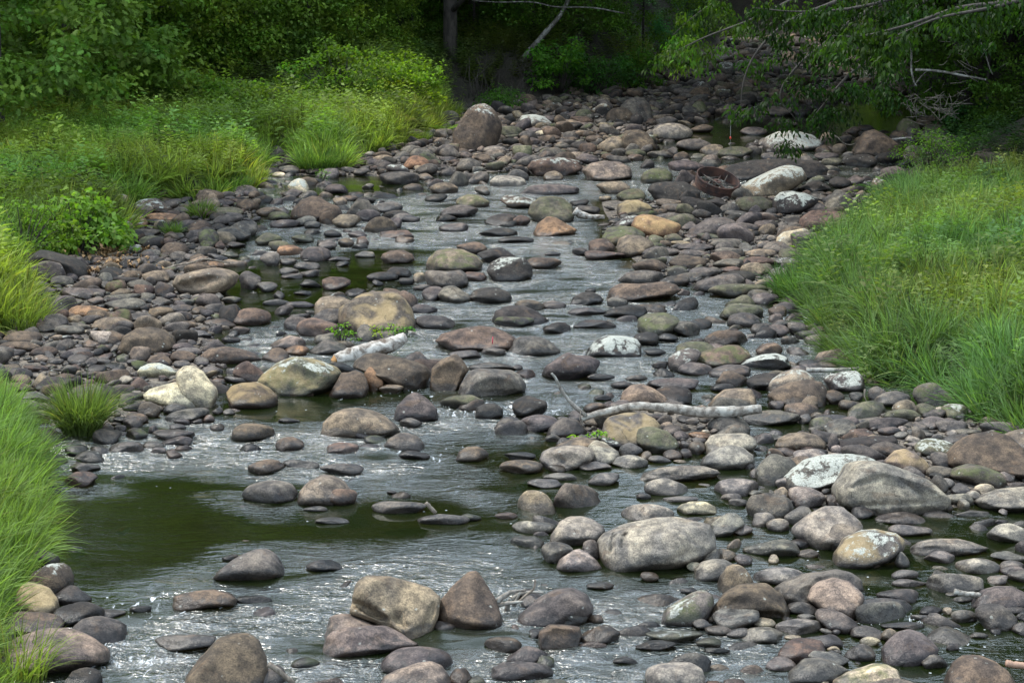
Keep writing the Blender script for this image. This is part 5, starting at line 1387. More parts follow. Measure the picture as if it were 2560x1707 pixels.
def leaf_cloud(centers, radii, per, size, seed, wid=0.32, flat=0.5, droop=0.25, outward=0.5, tint=(1, 1, 1), var=0.22, lobed=False, bright=None):
    """clumps of leaves: each clump a flattened spray whose leaves point outwards and down"""
    r = np.random.default_rng(seed)
    C, U, T = [], [], []
    for i, (c, rad) in enumerate(zip(centers, radii)):
        m = int(per * r.uniform(0.7, 1.3))
        p = r.normal(size=(m, 3)); p /= np.linalg.norm(p, axis=1)[:, None]
        p *= (r.random(m) ** 0.45)[:, None]
        p[:, 2] *= flat
        tl = r.normal(0, 0.25, 2)
        p[:, 2] += p[:, 0] * tl[0] + p[:, 1] * tl[1] - 0.25 * (p[:, 0] ** 2 + p[:, 1] ** 2)
        C.append(c + p * rad)
        u = p * outward + r.normal(0, 0.45, (m, 3)); u[:, 2] = u[:, 2] * 0.6 - droop
        u /= np.linalg.norm(u, axis=1)[:, None] + 1e-9
        U.append(u)
        base = np.array(tint) * (1 + r.normal(0, var)) * np.array([1 + r.normal(0, .10), 1, 1 + r.normal(0, .08)])
        if bright is not None: base = base * bright[i]
        T.append(np.abs(base) * np.clip(1 + r.normal(0, .2, (m, 1)), .4, 1.7))
    C = np.concatenate(C); U = np.concatenate(U); T = np.concatenate(T)
    S = size * r.uniform(0.65, 1.25, len(C))
    if not lobed:
        V, F = leaf_quads(C, U, S, wid, 0.10, r)
        k = 4
    else:
        n = len(C)
        up = r.normal(0, 0.35, (n, 3)); up[:, 2] += 1
        W = np.cross(U, up); W /= np.linalg.norm(W, axis=1)[:, None] + 1e-9
        Nn = np.cross(W, U)
        h = len(OAKP)
        prof = np.concatenate([OAKP, OAKP[1:-1][::-1] * np.array([-1, 1])])
        k = len(prof)
        V = (C[:, None, :] + U[:, None, :] * (S[:, None] * prof[:, 1][None])[:, :, None] + W[:, None, :] * (S[:, None] * prof[:, 0][None] * 1.5)[:, :, None]
             - Nn[:, None, :] * (S[:, None] * (0.15 * prof[:, 1] ** 2 + 0.3 * np.abs(prof[:, 0]))[None])[:, :, None]).reshape(-1, 3)
        F = np.arange(k * n).reshape(n, k)
    T = np.repeat(np.concatenate([T, np.ones((len(T), 1))], 1), k, axis=0)
    return V, F, T


def crown_centres(h0, h1, rad, n, seed, low_bias=0.0, hollow=0.35, full=False):
    r = np.random.default_rng(seed)
    out = []
    while len(out) < n:
        t = r.random() ** (1 + low_bias)
        z = h0 + (h1 - h0) * t
        prof = math.sin(math.pi * min(1, 0.22 + 0.76 * t)) ** 0.7 if not full else min(1, (1 - t) * 1.6) ** .6
        a = r.uniform(0, 6.283); q = rad * prof * (hollow + (1 - hollow) * math.sqrt(r.random()))
        out.append((q * math.cos(a), q * math.sin(a), z + r.normal(0, .2)))
    return np.array(out)


def trunk_mesh(h, r0, seed, limbs=7, lean=0.0, spread=2.5, first=0.25):
    r = np.random.default_rng(seed)
    pts = [(0, 0, -0.5), (0.02, 0, 0), (lean * .3 + r.normal(0, .1), r.normal(0, .1), h * .35), (lean * .7, r.normal(0, .2), h * .7), (lean, 0, h)]
    parts = [tube(spline(pts, 14), np.interp(np.linspace(0, 1, 14), [0, .08, .5, 1], [r0 * 1.5, r0, r0 * .7, r0 * .12]), 9, seed, .05)]
    sp_ = spline(pts, 40)
    for i in range(limbs):
        t = r.uniform(first, .9); p = sp_[int(t * 39)]
        a = r.uniform(0, 6.28); l = spread * r.uniform(.5, 1.1) * (1.15 - t * .6)
        e = p + np.array([math.cos(a) * l, math.sin(a) * l, l * r.uniform(-.05, .5)])
        m_ = (p + e) / 2 + np.array([0, 0, l * .12])
        parts.append(tube(spline([p, m_, e], 7), np.linspace(r0 * .35, r0 * .06, 7), 6, seed + i, .05))
    return join_parts(parts)


_crown_cache = {}


def tree(name, kind, loc, label, cat="tree", group=None, rz=0.0, scale=1.0):
    """kind -> shared trunk and crown meshes, so alike trees share them"""
    K = KINDS_[kind]
    root = empty(name, loc, label, cat, group, rz)
    root.scale = (scale, scale, scale)
    if kind not in _crown_cache:
        tv, tf = trunk_mesh(K["h"], K["r"], K["seed"], K.get("limbs", 7), K.get("lean", 0), K["rad"] * .9, K.get("first", .25))
        t = mesh_obj("trunk", tv, tf, K.get("bark", M_BARK), root)
        cc = np.array([K.get("lean", 0), 0, 0]) + crown_centres(K["h0"], K["h1"], K["rad"], K["n"], K["seed"] + 1, K.get("low", 0), K.get("hollow", .35), K.get("full", False))
        rr = np.random.default_rng(K["seed"] + 2).uniform(.6, 1.25, len(cc)) * K["cr"]
        V, F, T = leaf_cloud(cc, rr, K["per"], K["leaf"], K["seed"] + 3, K.get("wid", .32), K.get("flat", .45), K.get("droop", .25), .5, K.get("tint", (1, 1, 1)), lobed=K.get("lobed", False))
        c = mesh_obj("crown", V, F, K.get("mat", M_LEAF), root, colors={"tint": T})
        _crown_cache[kind] = (t.data, c.data)
    else:
        for nm, me in zip(("trunk", "crown"), _crown_cache[kind]):
            o = bpy.data.objects.new(nm, me); COL.objects.link(o); o.parent = root
    return root


KINDS_ = {
    "maple": dict(h=12, r=.16, h0=0.3, h1=13, rad=3.3, n=300, cr=.72, per=90, leaf=.15, seed=501, low=1.3, full=True, hollow=.6, tint=(1.35, 1.28, .85)),
    "maple_b": dict(h=10, r=.13, h0=0.2, h1=11, rad=3.0, n=280, cr=.68, per=95, leaf=.14, seed=541, low=1.2, full=True, hollow=.6, tint=(1.45, 1.32, .75)),
    "oak": dict(h=11, r=.2, h0=1.4, h1=11.5, rad=3.0, n=260, cr=.60, per=52, leaf=.20, seed=601, low=1.1, full=True, hollow=.5, lobed=True, mat=M_OAK, tint=(1.4, 1.25, .85)),
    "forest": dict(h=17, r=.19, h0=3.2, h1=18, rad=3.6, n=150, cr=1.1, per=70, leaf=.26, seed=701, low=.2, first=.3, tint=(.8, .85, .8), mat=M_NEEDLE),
    "forest_b": dict(h=15, r=.13, h0=1.8, h1=16, rad=3.0, n=150, cr=.9, per=80, leaf=.22, seed=731, low=.5, first=.15, tint=(1.0, 1.0, .7)),
    "understory": dict(h=6, r=.07, h0=0.1, h1=6.5, rad=2.2, n=130, cr=.6, per=80, leaf=.13, seed=791, low=.9, full=True, hollow=.3, first=.1, tint=(.8, .9, .5)),
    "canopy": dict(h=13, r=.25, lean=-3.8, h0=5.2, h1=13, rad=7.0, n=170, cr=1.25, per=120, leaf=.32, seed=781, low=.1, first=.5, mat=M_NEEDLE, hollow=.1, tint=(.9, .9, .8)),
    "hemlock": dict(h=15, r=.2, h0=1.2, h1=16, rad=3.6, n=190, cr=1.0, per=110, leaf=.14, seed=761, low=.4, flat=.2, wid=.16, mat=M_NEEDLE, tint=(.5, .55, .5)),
}


def leafy_shrub(loc, label, w_, h_, seed, leaf=.11, n=26, per=60, tint=(1, 1, 1), name="leafy_shrub", cat="shrub", group=None, mat=None, wid=.36, flat=.45, droop=.2, cr=.34):
    root = empty(name, loc, label, cat, group)
    r = np.random.default_rng(seed)
    cs, parts = [], []
    for i in range(n):
        a = r.uniform(0, 6.28); q = math.sqrt(r.random()) * w_ / 2
        z = h_ * (0.12 + 0.88 * r.random() ** .7) * (1 - 0.45 * (q / (w_ / 2)) ** 2)
        c = np.array([q * math.cos(a), q * math.sin(a), z]); cs.append(c)
        b0 = np.array([c[0] * .15, c[1] * .15, -.1])
        parts.append(tube(spline([b0, (b0 + c) / 2 + np.array([0, 0, .12 * h_]), c], 6), np.linspace(.016, .005, 6), 4, i, 0))
    tv, tf = join_parts(parts)
    mesh_obj("stems", tv, tf, M_BARK, root)
    V, F, T = leaf_cloud(np.array(cs), r.uniform(.7, 1.3, n) * cr, per, leaf, seed + 1, wid, flat, droop, .7, tint)
    mesh_obj("foliage", V, F, mat or M_LEAF, root, colors={"tint": T})
    return root


def fern(loc, label, seed, L_=0.8, n=11, tint=(1, 1, 1), group=None):
    """arching fronds of paired leaflets"""
    root = empty("fern", loc, label, "fern", group)
    r = np.random.default_rng(seed)
    for i in range(n):
        a = 6.283 * i / n + r.normal(0, .2); l = L_ * r.uniform(.7, 1.1)
        m = 18
        t = np.linspace(0.0, 1, m)
        dirv = np.array([math.cos(a), math.sin(a), 0]); side = np.array([-math.sin(a), math.cos(a), 0])
        el0 = r.uniform(.9, 1.3)
        px_ = l * (np.sin(t * 1.35) * .75); pz = l * (el0 * .72 * t - .55 * t ** 2.3)
        P = dirv * px_[:, None] + np.array([0, 0, 1]) * pz[:, None]
        V, F = tube(P, np.linspace(.006, .002, m), 4, i, 0)
        vs_, fs_ = [V], list(F); nvv = len(V)
        for j in range(2, m):
            wl = l * .23 * math.sin(math.pi * min(1, (j / m) * .8 + .22)) * r.uniform(.85, 1.1)
            for s_ in (-1, 1):
                u = side * s_ + dirv * .35 + np.array([0, 0, -.2]); u /= np.linalg.norm(u)
                ww = dirv * (l * .030)
                q_ = np.array([P[j] - ww * .4, P[j] + u * wl * .5 - ww, P[j] + u * wl, P[j] + u * wl * .5 + ww])
                vs_.append(q_); fs_.append((nvv, nvv + 1, nvv + 2, nvv + 3)); nvv += 4
        V = np.concatenate(vs_)
        c = np.array(tint) * r.uniform(.75, 1.3)
        T = np.tile(np.append(c, 1), (len(V), 1))
        mesh_obj("frond", V, fs_, M_LEAF, root, colors={"tint": T})
    return root


def blade_mesh(n, L_, spread, base_r, seed, width=.008, droop=1.0, seg=5, lean=(0, 0)):
    """a tuft of arching grass blades; returns verts, faces, shade"""
    r = np.random.default_rng(seed)
    a = r.uniform(0, 6.283, n); br = base_r * np.sqrt(r.random(n)); a2 = a + r.normal(0, .6, n)
    l = L_ * r.uniform(.55, 1.1, n)
    out = spread * r.uniform(.15, 1.0, n)
    t = np.linspace(0, 1, seg)
    dx = np.cos(a2) * out + lean[0]; dy = np.sin(a2) * out + lean[1]
    hz = l[:, None] * (t[None] ** 1.5)
    X_ = (br * np.cos(a))[:, None] + dx[:, None] * hz
    Y_ = (br * np.sin(a))[:, None] + dy[:, None] * hz
    k = np.sqrt(dx ** 2 + dy ** 2)[:, None]
    Z_ = l[:, None] * (t[None] * (1 - .12 * k) - droop * .42 * k * t[None] ** 2.6)
    fa = r.uniform(0, 3.14, n)
    wx_ = (np.cos(fa)[:, None] * width * (1 - t[None] ** 2.2) + 0) ; wy_ = np.sin(fa)[:, None] * width * (1 - t[None] ** 2.2)
    A = np.stack([X_ - wx_, Y_ - wy_, Z_], 2); B = np.stack([X_ + wx_, Y_ + wy_, Z_], 2)
    V = np.stack([A, B], 2).reshape(-1, 3)
    base = (np.arange(n) * seg * 2)[:, None] + (np.arange(seg - 1) * 2)[None]
    base = base.ravel()
    F = np.stack([base, base + 1, base + 3, base + 2], 1)
    c = r.uniform(.5, 1.55, n)[:, None] * np.ones((1, seg * 2))
    yel = r.random(n) < .07
    col = np.stack([c * 1.0, c, c * 1.0], 2)
    col[yel] = col[yel] * np.array([1.5, 1.1, 1.2])
    dead = np.repeat(t[None, :, None] * np.ones((n, 1, 1)), 2, axis=1).reshape(n, seg * 2) if False else None
    T = np.concatenate([col.reshape(-1, 3), np.ones((n * seg * 2, 1))], 1)
    return V, F, T


# source meshes for the grass and herbs (in a collection of their own that is not in the scene)
def src_coll(name, items, mat):
    c = bpy.data.collections.new(name)
    for i, (V, F, T) in enumerate(items):
        o = mesh_obj(name + "_source", V, F, mat, colors={"blade": T}, smooth_shade=False)
        COL.objects.unlink(o); c.objects.link(o)
    return c


def herb_mesh(seed, h=0.6, leaf=.07, n=46, wid=.16):
    r = np.random.default_rng(seed)
    C, U = [], []
    for s_ in range(4):
        a0 = r.uniform(0, 6.28); lx, ly = r.normal(0, .12, 2); hh = h * r.uniform(.7, 1.1)
        for k in range(n // 2):
            t = .12 + .88 * k / (n // 2)
            a = a0 + k * 2.4
            C.append((lx + .25 * lx * t, ly + .25 * ly * t, t * hh)); U.append((math.cos(a), math.sin(a), .35 - .3 * (1 - t)))
    C = np.array(C); U = np.array(U); U /= np.linalg.norm(U, axis=1)[:, None]
    S = leaf * r.uniform(.7, 1.3, len(C)) * (1.25 - C[:, 2] / h * .5)
    V, F = leaf_quads(C, U, S, wid, .05, r)
    c = np.repeat(r.uniform(.75, 1.25, len(C)), 4)
    return V, F, np.stack([c, c, c, c * 0 + 1], 1)


def fernclump_mesh(seed, L_=.7):
    r = np.random.default_rng(seed)
    vs_, fs_, cs = [], [], []
    nvv = 0
    for i in range(8):
        a = 6.283 * i / 8 + r.normal(0, .25); l = L_ * r.uniform(.7, 1.1); m = 14
        dirv = np.array([math.cos(a), math.sin(a), 0]); side = np.array([-math.sin(a), math.cos(a), 0])
        for j in range(2, m):
            t = j / (m - 1)
            P = dirv * (l * math.sin(t * 1.35) * .75) + np.array([0, 0, l * (.8 * t - .5 * t ** 2.3)])
            wl = l * .23 * math.sin(math.pi * min(1, t * .8 + .2))
            for s_ in (-1, 1):
                u = side * s_ + dirv * .35 + np.array([0, 0, -.2]); u /= np.linalg.norm(u)
                ww = dirv * (l * .035)
                vs_.append(np.array([P - ww * .4, P + u * wl * .5 - ww, P + u * wl, P + u * wl * .5 + ww]))
                fs_.append([nvv, nvv + 1, nvv + 2, nvv + 3]); nvv += 4
                cs += [r.uniform(.8, 1.2)] * 4
    V = np.concatenate(vs_); c = np.array(cs)
    return V, np.array(fs_), np.stack([c, c, c, c * 0 + 1], 1)


G_SHORT = src_coll("grass", [blade_mesh(70, .42, .75, .10, 60 + i, .0055, .8) for i in range(4)], M_GRASS)
G_LONG = src_coll("sedge", [blade_mesh(64, .75, 1.0, .12, 80 + i, .0085, 1.3, 6) for i in range(4)], M_GRASS)
G_FAR = src_coll("meadow_blades", [blade_mesh(46, .75, .95, .13, 110 + i, .014, 1.2, 5) for i in range(4)], M_GRASS)
G_MID = src_coll("bank_blades", [blade_mesh(56, .75, 1.0, .13, 120 + i, .011, 1.3, 6) for i in range(4)], M_GRASS)
G_HERB = src_coll("herb", [herb_mesh(90 + i, .6, .10, 46, .17) for i in range(3)] + [herb_mesh(95, .8, .14, 34, .24)], M_GRASS)
G_FERN = src_coll("fernery", [fernclump_mesh(97 + i) for i in range(2)], M_GRASS)


def gn_scatter(name, pts, rot, scl, tint, coll, label):
    """one object whose points carry plants"""
    me = bpy.data.meshes.new(name)
    me.vertices.add(len(pts)); me.vertices.foreach_set("co", np.asarray(pts, float).ravel())
    for nm, ty, arr, key in (("rot", 'FLOAT_VECTOR', rot, "vector"), ("scl", 'FLOAT', scl, "value"), ("tint", 'FLOAT_COLOR', tint, "color"),
                             ("pick", 'INT', rng.integers(0, len(coll.objects), len(pts)), "value")):
        a = me.attributes.new(nm, ty, 'POINT'); a.data.foreach_set(key, np.asarray(arr, np.int32 if ty == 'INT' else np.float32).ravel())
    o = bpy.data.objects.new(name, me); COL.objects.link(o)
    ng = bpy.data.node_groups.new(name, "GeometryNodeTree")
    ng.interface.new_socket("Geometry", in_out='INPUT', socket_type='NodeSocketGeometry')
    ng.interface.new_socket("Geometry", in_out='OUTPUT', socket_type='NodeSocketGeometry')
    gi = ng.nodes.new("NodeGroupInput"); go = ng.nodes.new("NodeGroupOutput")
    mp = ng.nodes.new("GeometryNodeMeshToPoints")
    io = ng.nodes.new("GeometryNodeInstanceOnPoints")
    ci = ng.nodes.new("GeometryNodeCollectionInfo"); ci.inputs["Collection"].default_value = coll
    ci.inputs["Separate Children"].default_value = True; ci.inputs["Reset Children"].default_value = True
    def attr(n_, t_):
        q = ng.nodes.new("GeometryNodeInputNamedAttribute"); q.data_type = t_; q.inputs["Name"].default_value = n_
        return q.outputs[0]
    ng.links.new(gi.outputs[0], mp.inputs[0]); ng.links.new(mp.outputs[0], io.inputs["Points"])
    ng.links.new(ci.outputs[0], io.inputs["Instance"]); io.inputs["Pick Instance"].default_value = True
    ng.links.new(attr("pick", 'INT'), io.inputs["Instance Index"])
    er = ng.nodes.new("FunctionNodeEulerToRotation"); ng.links.new(attr("rot", 'FLOAT_VECTOR'), er.inputs[0])
    ng.links.new(er.outputs[0], io.inputs["Rotation"])
    ng.links.new(attr("scl", 'FLOAT'), io.inputs["Scale"])
    ng.links.new(io.outputs[0], go.inputs[0])
    md = o.modifiers.new("scatter", 'NODES'); md.node_group = ng
    tag(o, label, kind="stuff")
    return o


def plant_area(poly_px, dens, ymin, ymax, seed, zguess=0.5, xr=(-24, 26), edge=0.0):
    """random points on the banks inside a polygon given in the photograph (on the plane z = zguess)"""
    a = np.array(poly_px, float)
    gx_, gy_ = ground(a[:, 0], a[:, 1], zguess)
    poly = np.stack([gx_, gy_], 1)
    x0, x1 = poly[:, 0].min(), poly[:, 0].max(); y0, y1 = max(ymin, poly[:, 1].min()), min(ymax, poly[:, 1].max())
    n = int((x1 - x0) * (y1 - y0) * dens)
    r = np.random.default_rng(seed)
    x = r.uniform(x0, x1, n); y = r.uniform(y0, y1, n)
    s = sdf(RIVER, x, y)
    k = inside(poly, x, y) & (s > edge)
    x, y, s = x[k], y[k], s[k]
    return x, y, bed_height(x, y), s


def scatter_plants(name, areas, coll, label, scl=(.7, 1.3), tintf=None, tilt=.15, seed=0, lean_edge=0.0, sink=.02):
    P, R, S, T = [], [], [], []
    r = np.random.default_rng(seed + 1000)
    for (x, y, z, s) in areas:
        n = len(x)
        P.append(np.stack([x, y, z - sink], 1))
        # lean away from the bank towards the water at the edge
        e = 0.15
        sx = (sdf(RIVER, x + e, y) - s) / e; sy = (sdf(RIVER, x, y + e) - s) / e
        k = lean_edge * np.clip(1 - s / 0.9, 0, 1)
        rx = r.normal(0, tilt, n) + k * sy; ry = r.normal(0, tilt, n) - k * sx
        R.append(np.stack([rx, ry, r.uniform(-.5, .5, n) if lean_edge else r.uniform(0, 6.28, n)], 1))
        S.append(r.uniform(scl[0], scl[1], n))
        T.append(tintf(x, y, s, r))
    P = np.concatenate(P)
    if len(P) == 0: return None
    T = np.concatenate(T); T = np.concatenate([T, np.ones((len(T), 1))], 1)
    return gn_scatter(name, P, np.concatenate(R), np.concatenate(S), T, coll, label)


NT = Noise(77)


def tint_fn(base, vary=.18, patch=.25, warm=.2):
    def f(x, y, s, r):
        q = NT(np.stack([x, y, x * 0], 1), .45)
        k = 1 + patch * q + r.normal(0, vary, len(x))
        w_ = NT(np.stack([y, x, x * 0 + 3], 1), .6) * warm
        return np.clip(np.stack([base[0] * k * (1 + w_), base[1] * k, base[2] * k * (1 - w_ * .5)], 1), .05, 4)
    return f


# where things grow (regions drawn on the photograph, on the raised banks)
NEAR_LEFT = [(-400, 960), (-40, 960), (30, 1040), (80, 1120), (85, 1250), (60, 1380), (-10, 1420), (-50, 1500), (-50, 1800), (-600, 1800)]
MEADOW = [(-500, 850), (60, 790), (80, 650), (330, 600), (340, 540), (250, 500), (560, 470), (660, 440), (650, 380), (900, 390), (1060, 340),
          (1150, 260), (1100, 215), (950, 215), (700, 260), (300, 240), (-500, 240)]
RIGHT_B = [(1960, 760), (1960, 660), (2060, 590), (2150, 540), (2180, 500), (2260, 455), (2400, 430), (2650, 425), (3100, 425), (3500, 1750), (2950, 1750), (2700, 1150), (2560, 1080),
           (2400, 980), (2100, 930), (2050, 830)]
gl = []
near = plant_area(NEAR_LEFT, 60, 12, 40, 1, .3)
scatter_plants("near_grass", [near], G_LONG, "long bright yellow-green grass spilling over the near left bank", (.55, .95), tint_fn((1.18, 1.32, 1.05), .2, .12, .1), .16, 1, .75)
rb = plant_area(RIGHT_B, 20, 20, 62, 2, .6)
edge = rb[3] < 1.0
scatter_plants("bank_sedge", [tuple(q[edge] for q in rb)], G_LONG, "long sedge arching from the right bank over the stones", (.75, 1.15), tint_fn((.85, .98, 1.0), .22, .2, .1), .14, 2, .8)
rb2 = tuple(q[~edge] for q in rb)
scatter_plants("bank_grass", [rb2], G_MID, "tall soft green grass covering the right bank", (.42, 1.1), tint_fn((1.0, 1.03, .95), .3, .36, .12), .42, 3)
rb3 = plant_area(RIGHT_B, 5.0, 20, 62, 5, .6)
scatter_plants("bank_herbs", [rb3], G_HERB, "leafy weeds growing among the right bank grass", (.6, 1.1), tint_fn((1.1, 1.05, .9), .25, .2, .2), .2, 4)
md_ = plant_area(MEADOW, 11, 24, 85, 6, .7)
scatter_plants("meadow_grass", [md_], G_FAR, "tall meadow grass on the left bank", (.75, 1.25), tint_fn((1.5, 1.48, 1.0), .25, .22, .15), .28, 5, .3)
md2 = plant_area(MEADOW, 7, 24, 85, 7, .7, edge=.3)
scatter_plants("meadow_herbs", [md2], G_HERB, "mixed leafy weeds crowding the left bank meadow", (.8, 1.5), tint_fn((1.45, 1.5, 1.0), .3, .25, .15), .15, 6)
md3 = plant_area(MEADOW, 1.1, 24, 85, 8, .7, edge=.6)
scatter_plants("meadow_ferns", [md3], G_FERN, "scattered low ferns in the left meadow", (.7, 1.3), tint_fn((1.45, 1.3, .6), .2, .3, .3), .12, 7)
# sparse forest floor plants
FOREST = [(-500, 240), (300, 240), (900, 250), (1150, 240), (1600, 210), (1640, 150), (1830, 60), (1700, -60), (-500, -60)]
ff_ = plant_area(FOREST, 4.0, 55, 120, 9, 1.5, edge=.5)
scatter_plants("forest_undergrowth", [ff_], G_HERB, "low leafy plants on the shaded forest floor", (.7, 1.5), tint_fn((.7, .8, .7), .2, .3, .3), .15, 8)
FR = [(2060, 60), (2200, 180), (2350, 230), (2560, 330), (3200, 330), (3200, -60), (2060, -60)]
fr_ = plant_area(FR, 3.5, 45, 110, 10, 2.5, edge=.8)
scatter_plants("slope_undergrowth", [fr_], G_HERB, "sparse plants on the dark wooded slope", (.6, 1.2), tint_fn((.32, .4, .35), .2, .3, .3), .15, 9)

# ------------------------------------------------------------------ single tufts, ferns and shrubs one can point to
TUFTS = [  # px, py of base, height, radius, blades, tint, label
    (205, 1085, .86, .20, 1000, (1.0, 1.0, .9), "big round green grass tuft alone on near left stones"),
    (795, 425, .75, .42, 900, (.8, 1.0, .8), "broad dark green grass hummock beside the small upper pool"),
    (432, 590, .42, .12, 260, (.9, 1.0, .9), "small grass tuft sprouting behind left bar cobbles"),
    (505, 545, .55, .20, 300, (.95, 1.0, .9), "grass tuft at the water's edge below the left meadow's tip"),
    (280, 615, .55, .22, 340, (.95, 1.05, .9), "grass tuft beside the dead leaf pile"),
    (1050, 355, .50, .22, 260, (1.0, 1.0, .9), "grass tuft among cobbles left of the upright boulder"),
    (1120, 300, .8, .35, 300, (1.1, 1.1, .8), "tall thin grass clump right behind the meadow's end"),
    (560, 480, .6, .5, 700, (.8, 1.05, .8), "bright dense grass tuft overhanging the meadow's right corner"),
    (30, 820, .8, .5, 800, (1.3, 1.25, .9), "drooping grass clump at the photo's left edge above the cobble bar"),
    (1995, 745, .75, .35, 620, (.65, .9, .9), "blue-green sedge clump at the right bank's leftmost tip"),
    (20, 1700, .6, .3, 380, (1.5, 1.4, 1.0), "grass clump in the bottom left corner over the pink boulder"),
]
for i, (px, py, h, br, nb, tn, lab) in enumerate(TUFTS):
    x, y, z = ground_pt(px, py)
    V, F, T = blade_mesh(nb, h, .95, br, 300 + i, .0065 if y < 30 else .009, 1.1, 6)
    T[:, :3] *= np.array(tn)
    o = mesh_obj("grass_tuft", V, F, M_GRASS1, loc=(x, y, z - .03), colors={"tint": T}, smooth_shade=False)
    tag(o, lab, "grass tuft", "separate grass tufts along the stream")

FERNS = [(640, 425, .85, (1.7, 1.5, .6), "pale yellow-green fern clump at the meadow's right corner"),
         (560, 440, .8, (1.5, 1.4, .6), "fern clump in the meadow left of the pale corner fern"),
         (270, 450, .8, (1.5, 1.35, .5), "yellowish fern mound in the left meadow's middle"),
         (390, 460, .75, (1.6, 1.4, .5), "yellow-green ferns near the meadow's stony notch"),
         (1110, 330, .7, (1.7, 1.6, .6), "bright yellow-green fern left of the upright boulder"),
         (2230, 500, 1.0, (.55, .75, .5), "dark green fern clump at the top of the right bank"),
         (2300, 470, .9, (.6, .8, .5), "second dark fern clump, nearer the shaded right rocks"),
         (2440, 520, 1.0, (1.1, 1.2, .5), "light fern clump amid the right bank's upper grass"),
         (2520, 600, .9, (1.0, 1.15, .5), "fern clump by the right edge of the right bank grass"),
         (2560, 470, 1.0, (.7, .8, .5), "dark ferns in the right bank's topmost corner")]
for i, (px, py, l, tn, lab) in enumerate(FERNS):
    x, y, z = ground_pt(px, py)
    fern((x, y, z), lab, 400 + i, l, 12, tn, "fern clumps on the banks")

SHR = [  # px, py base, width, height, leaf, tint, label
    (60, 640, 1.5, 1.05, .07, (1.1, 1.15, .7), "feathery green bush at the left edge above the black boulder"),
    (190, 640, 1.7, 1.15, .13, (1.35, 1.35, .8), "broad-leaved green bush hanging over the black bank boulder"),
    (250, 615, 1.1, .8, .11, (1.2, 1.25, .8), "low broad-leaved plants between the black boulder and dead leaves"),
    (20, 700, .9, .8, .06, (1.2, 1.2, .7), "small feathery bush touching the left edge beside the black boulder"),
    (240, 268, 4.0, 1.2, .14, (1.25, 1.2, .8), "round-leaved bush at the foot of the oak"),
    (400, 275, 3.6, 1.3, .15, (1.3, 1.25, .8), "pale round-leaved bush on the meadow's back edge"),
    (560, 290, 3.6, 1.2, .14, (1.3, 1.25, .8), "spreading round-leaved bush sloping down to the meadow"),
    (700, 290, 3.2, 1.0, .12, (1.1, 1.1, .8), "low leafy bush behind the meadow's middle"),
    (30, 272, 3.4, 1.5, .14, (1.4, 1.35, .6), "yellow-green bush by the left edge under the oak"),
    (860, 280, 3.4, 2.2, .13, (1.2, 1.2, .6), "layered maple sapling with bright leaf tiers left of the dark trunk"),
    (1000, 265, 2.6, 1.7, .12, (1.6, 1.5, .55), "bright outreaching sapling branch tiers before the dark woods"),
    (1400, 225, 2.2, 1.9, .13, (.75, 1.1, .45), "green shrub right of the leaning grey trunk"),
    (1480, 235, 3.0, 1.6, .12, (.5, .75, .6), "dark leafy shrub drooping over the far cobbles"),
    (1590, 225, 2.2, 1.6, .12, (.8, 1.0, .5), "brighter-leaved shrub at the far bank's right end"),
    (1250, 270, 1.4, .7, .10, (.8, 1.1, .7), "low green plants right behind the upright boulder"),
    (2470, 330, 2.6, .9, .12, (.5, .75, .75), "bluish large-leaved bush in shade above the right bank"),
    (2330, 420, 1.6, .9, .07, (.9, 1.1, .5), "lacy green bush at the right bank's shady corner"),
]
for i, (px, py, w_, h_, lf, tn, lab) in enumerate(SHR):
    x, y, z = ground_pt(px, py)
    leafy_shrub((x, y, z), lab, w_, h_, 800 + i * 3, lf, int(14 * w_ + 8), 52, tn, group="bushes on the banks", cr=.30 + .03 * w_, wid=.34 if lf > .1 else .16)
for i, (tl, x_, y_, h_, tn, lab) in enumerate([("J", 790, 1530, .30, (1.3, 1.5, .6), "small bright weed left foot of the huge golden boulder"),
                                             ("J", 1170, 1470, .28, (2.2, 2.0, .5), "tiny yellow-green fern-like plant before the huge golden boulder"),
                                             ("J", 1330, 1480, .20, (.8, 1.2, .8), "tiny dark green plant at the golden boulder's right foot"),
                                             ("G", 770, 880, .22, (1.8, 1.9, .6), "tiny bright green sprig in the water left of the yellow-topped boulder"),
                                             ("J", 600, 60, .3, (1.1, 1.2, .7), "little weeds at base of the whitened pool rock's bank")]):
    p_ = gp(tl, x_, y_, z=.1)
    leafy_shrub((p_.x, p_.y - .05, .02), lab, .42, h_, 900 + i, .055, 9, 14, tn, "small_plant", "plant", cr=.09, wid=.2)

# dead leaves caught at the foot of the left bank
r = np.random.default_rng(9)
cs = []
for (px, py, s_) in ((262, 650, .35), (300, 668, .3), (240, 690, .16), (285, 640, .25), (365, 632, .12), (110, 698, .12), (385, 680, .1)):
    x, y, z = ground_pt(px, py)
    for k in range(int(260 * s_)):
        cs.append((x + r.normal(0, s_ * .6), y + r.normal(0, s_ * .6), z + .04 + abs(r.normal(0, s_ * .28))))
cs = np.array(cs); U = r.normal(size=(len(cs), 3)); U /= np.linalg.norm(U, axis=1)[:, None]
V, F = leaf_quads(cs, U, r.uniform(.06, .12, len(cs)), .3, .15, r)
o = mesh_obj("dry_leaves", V, F, M_DRYLEAF); tag(o, "drift of curled brown dead leaves by the black bank boulder", kind="stuff")

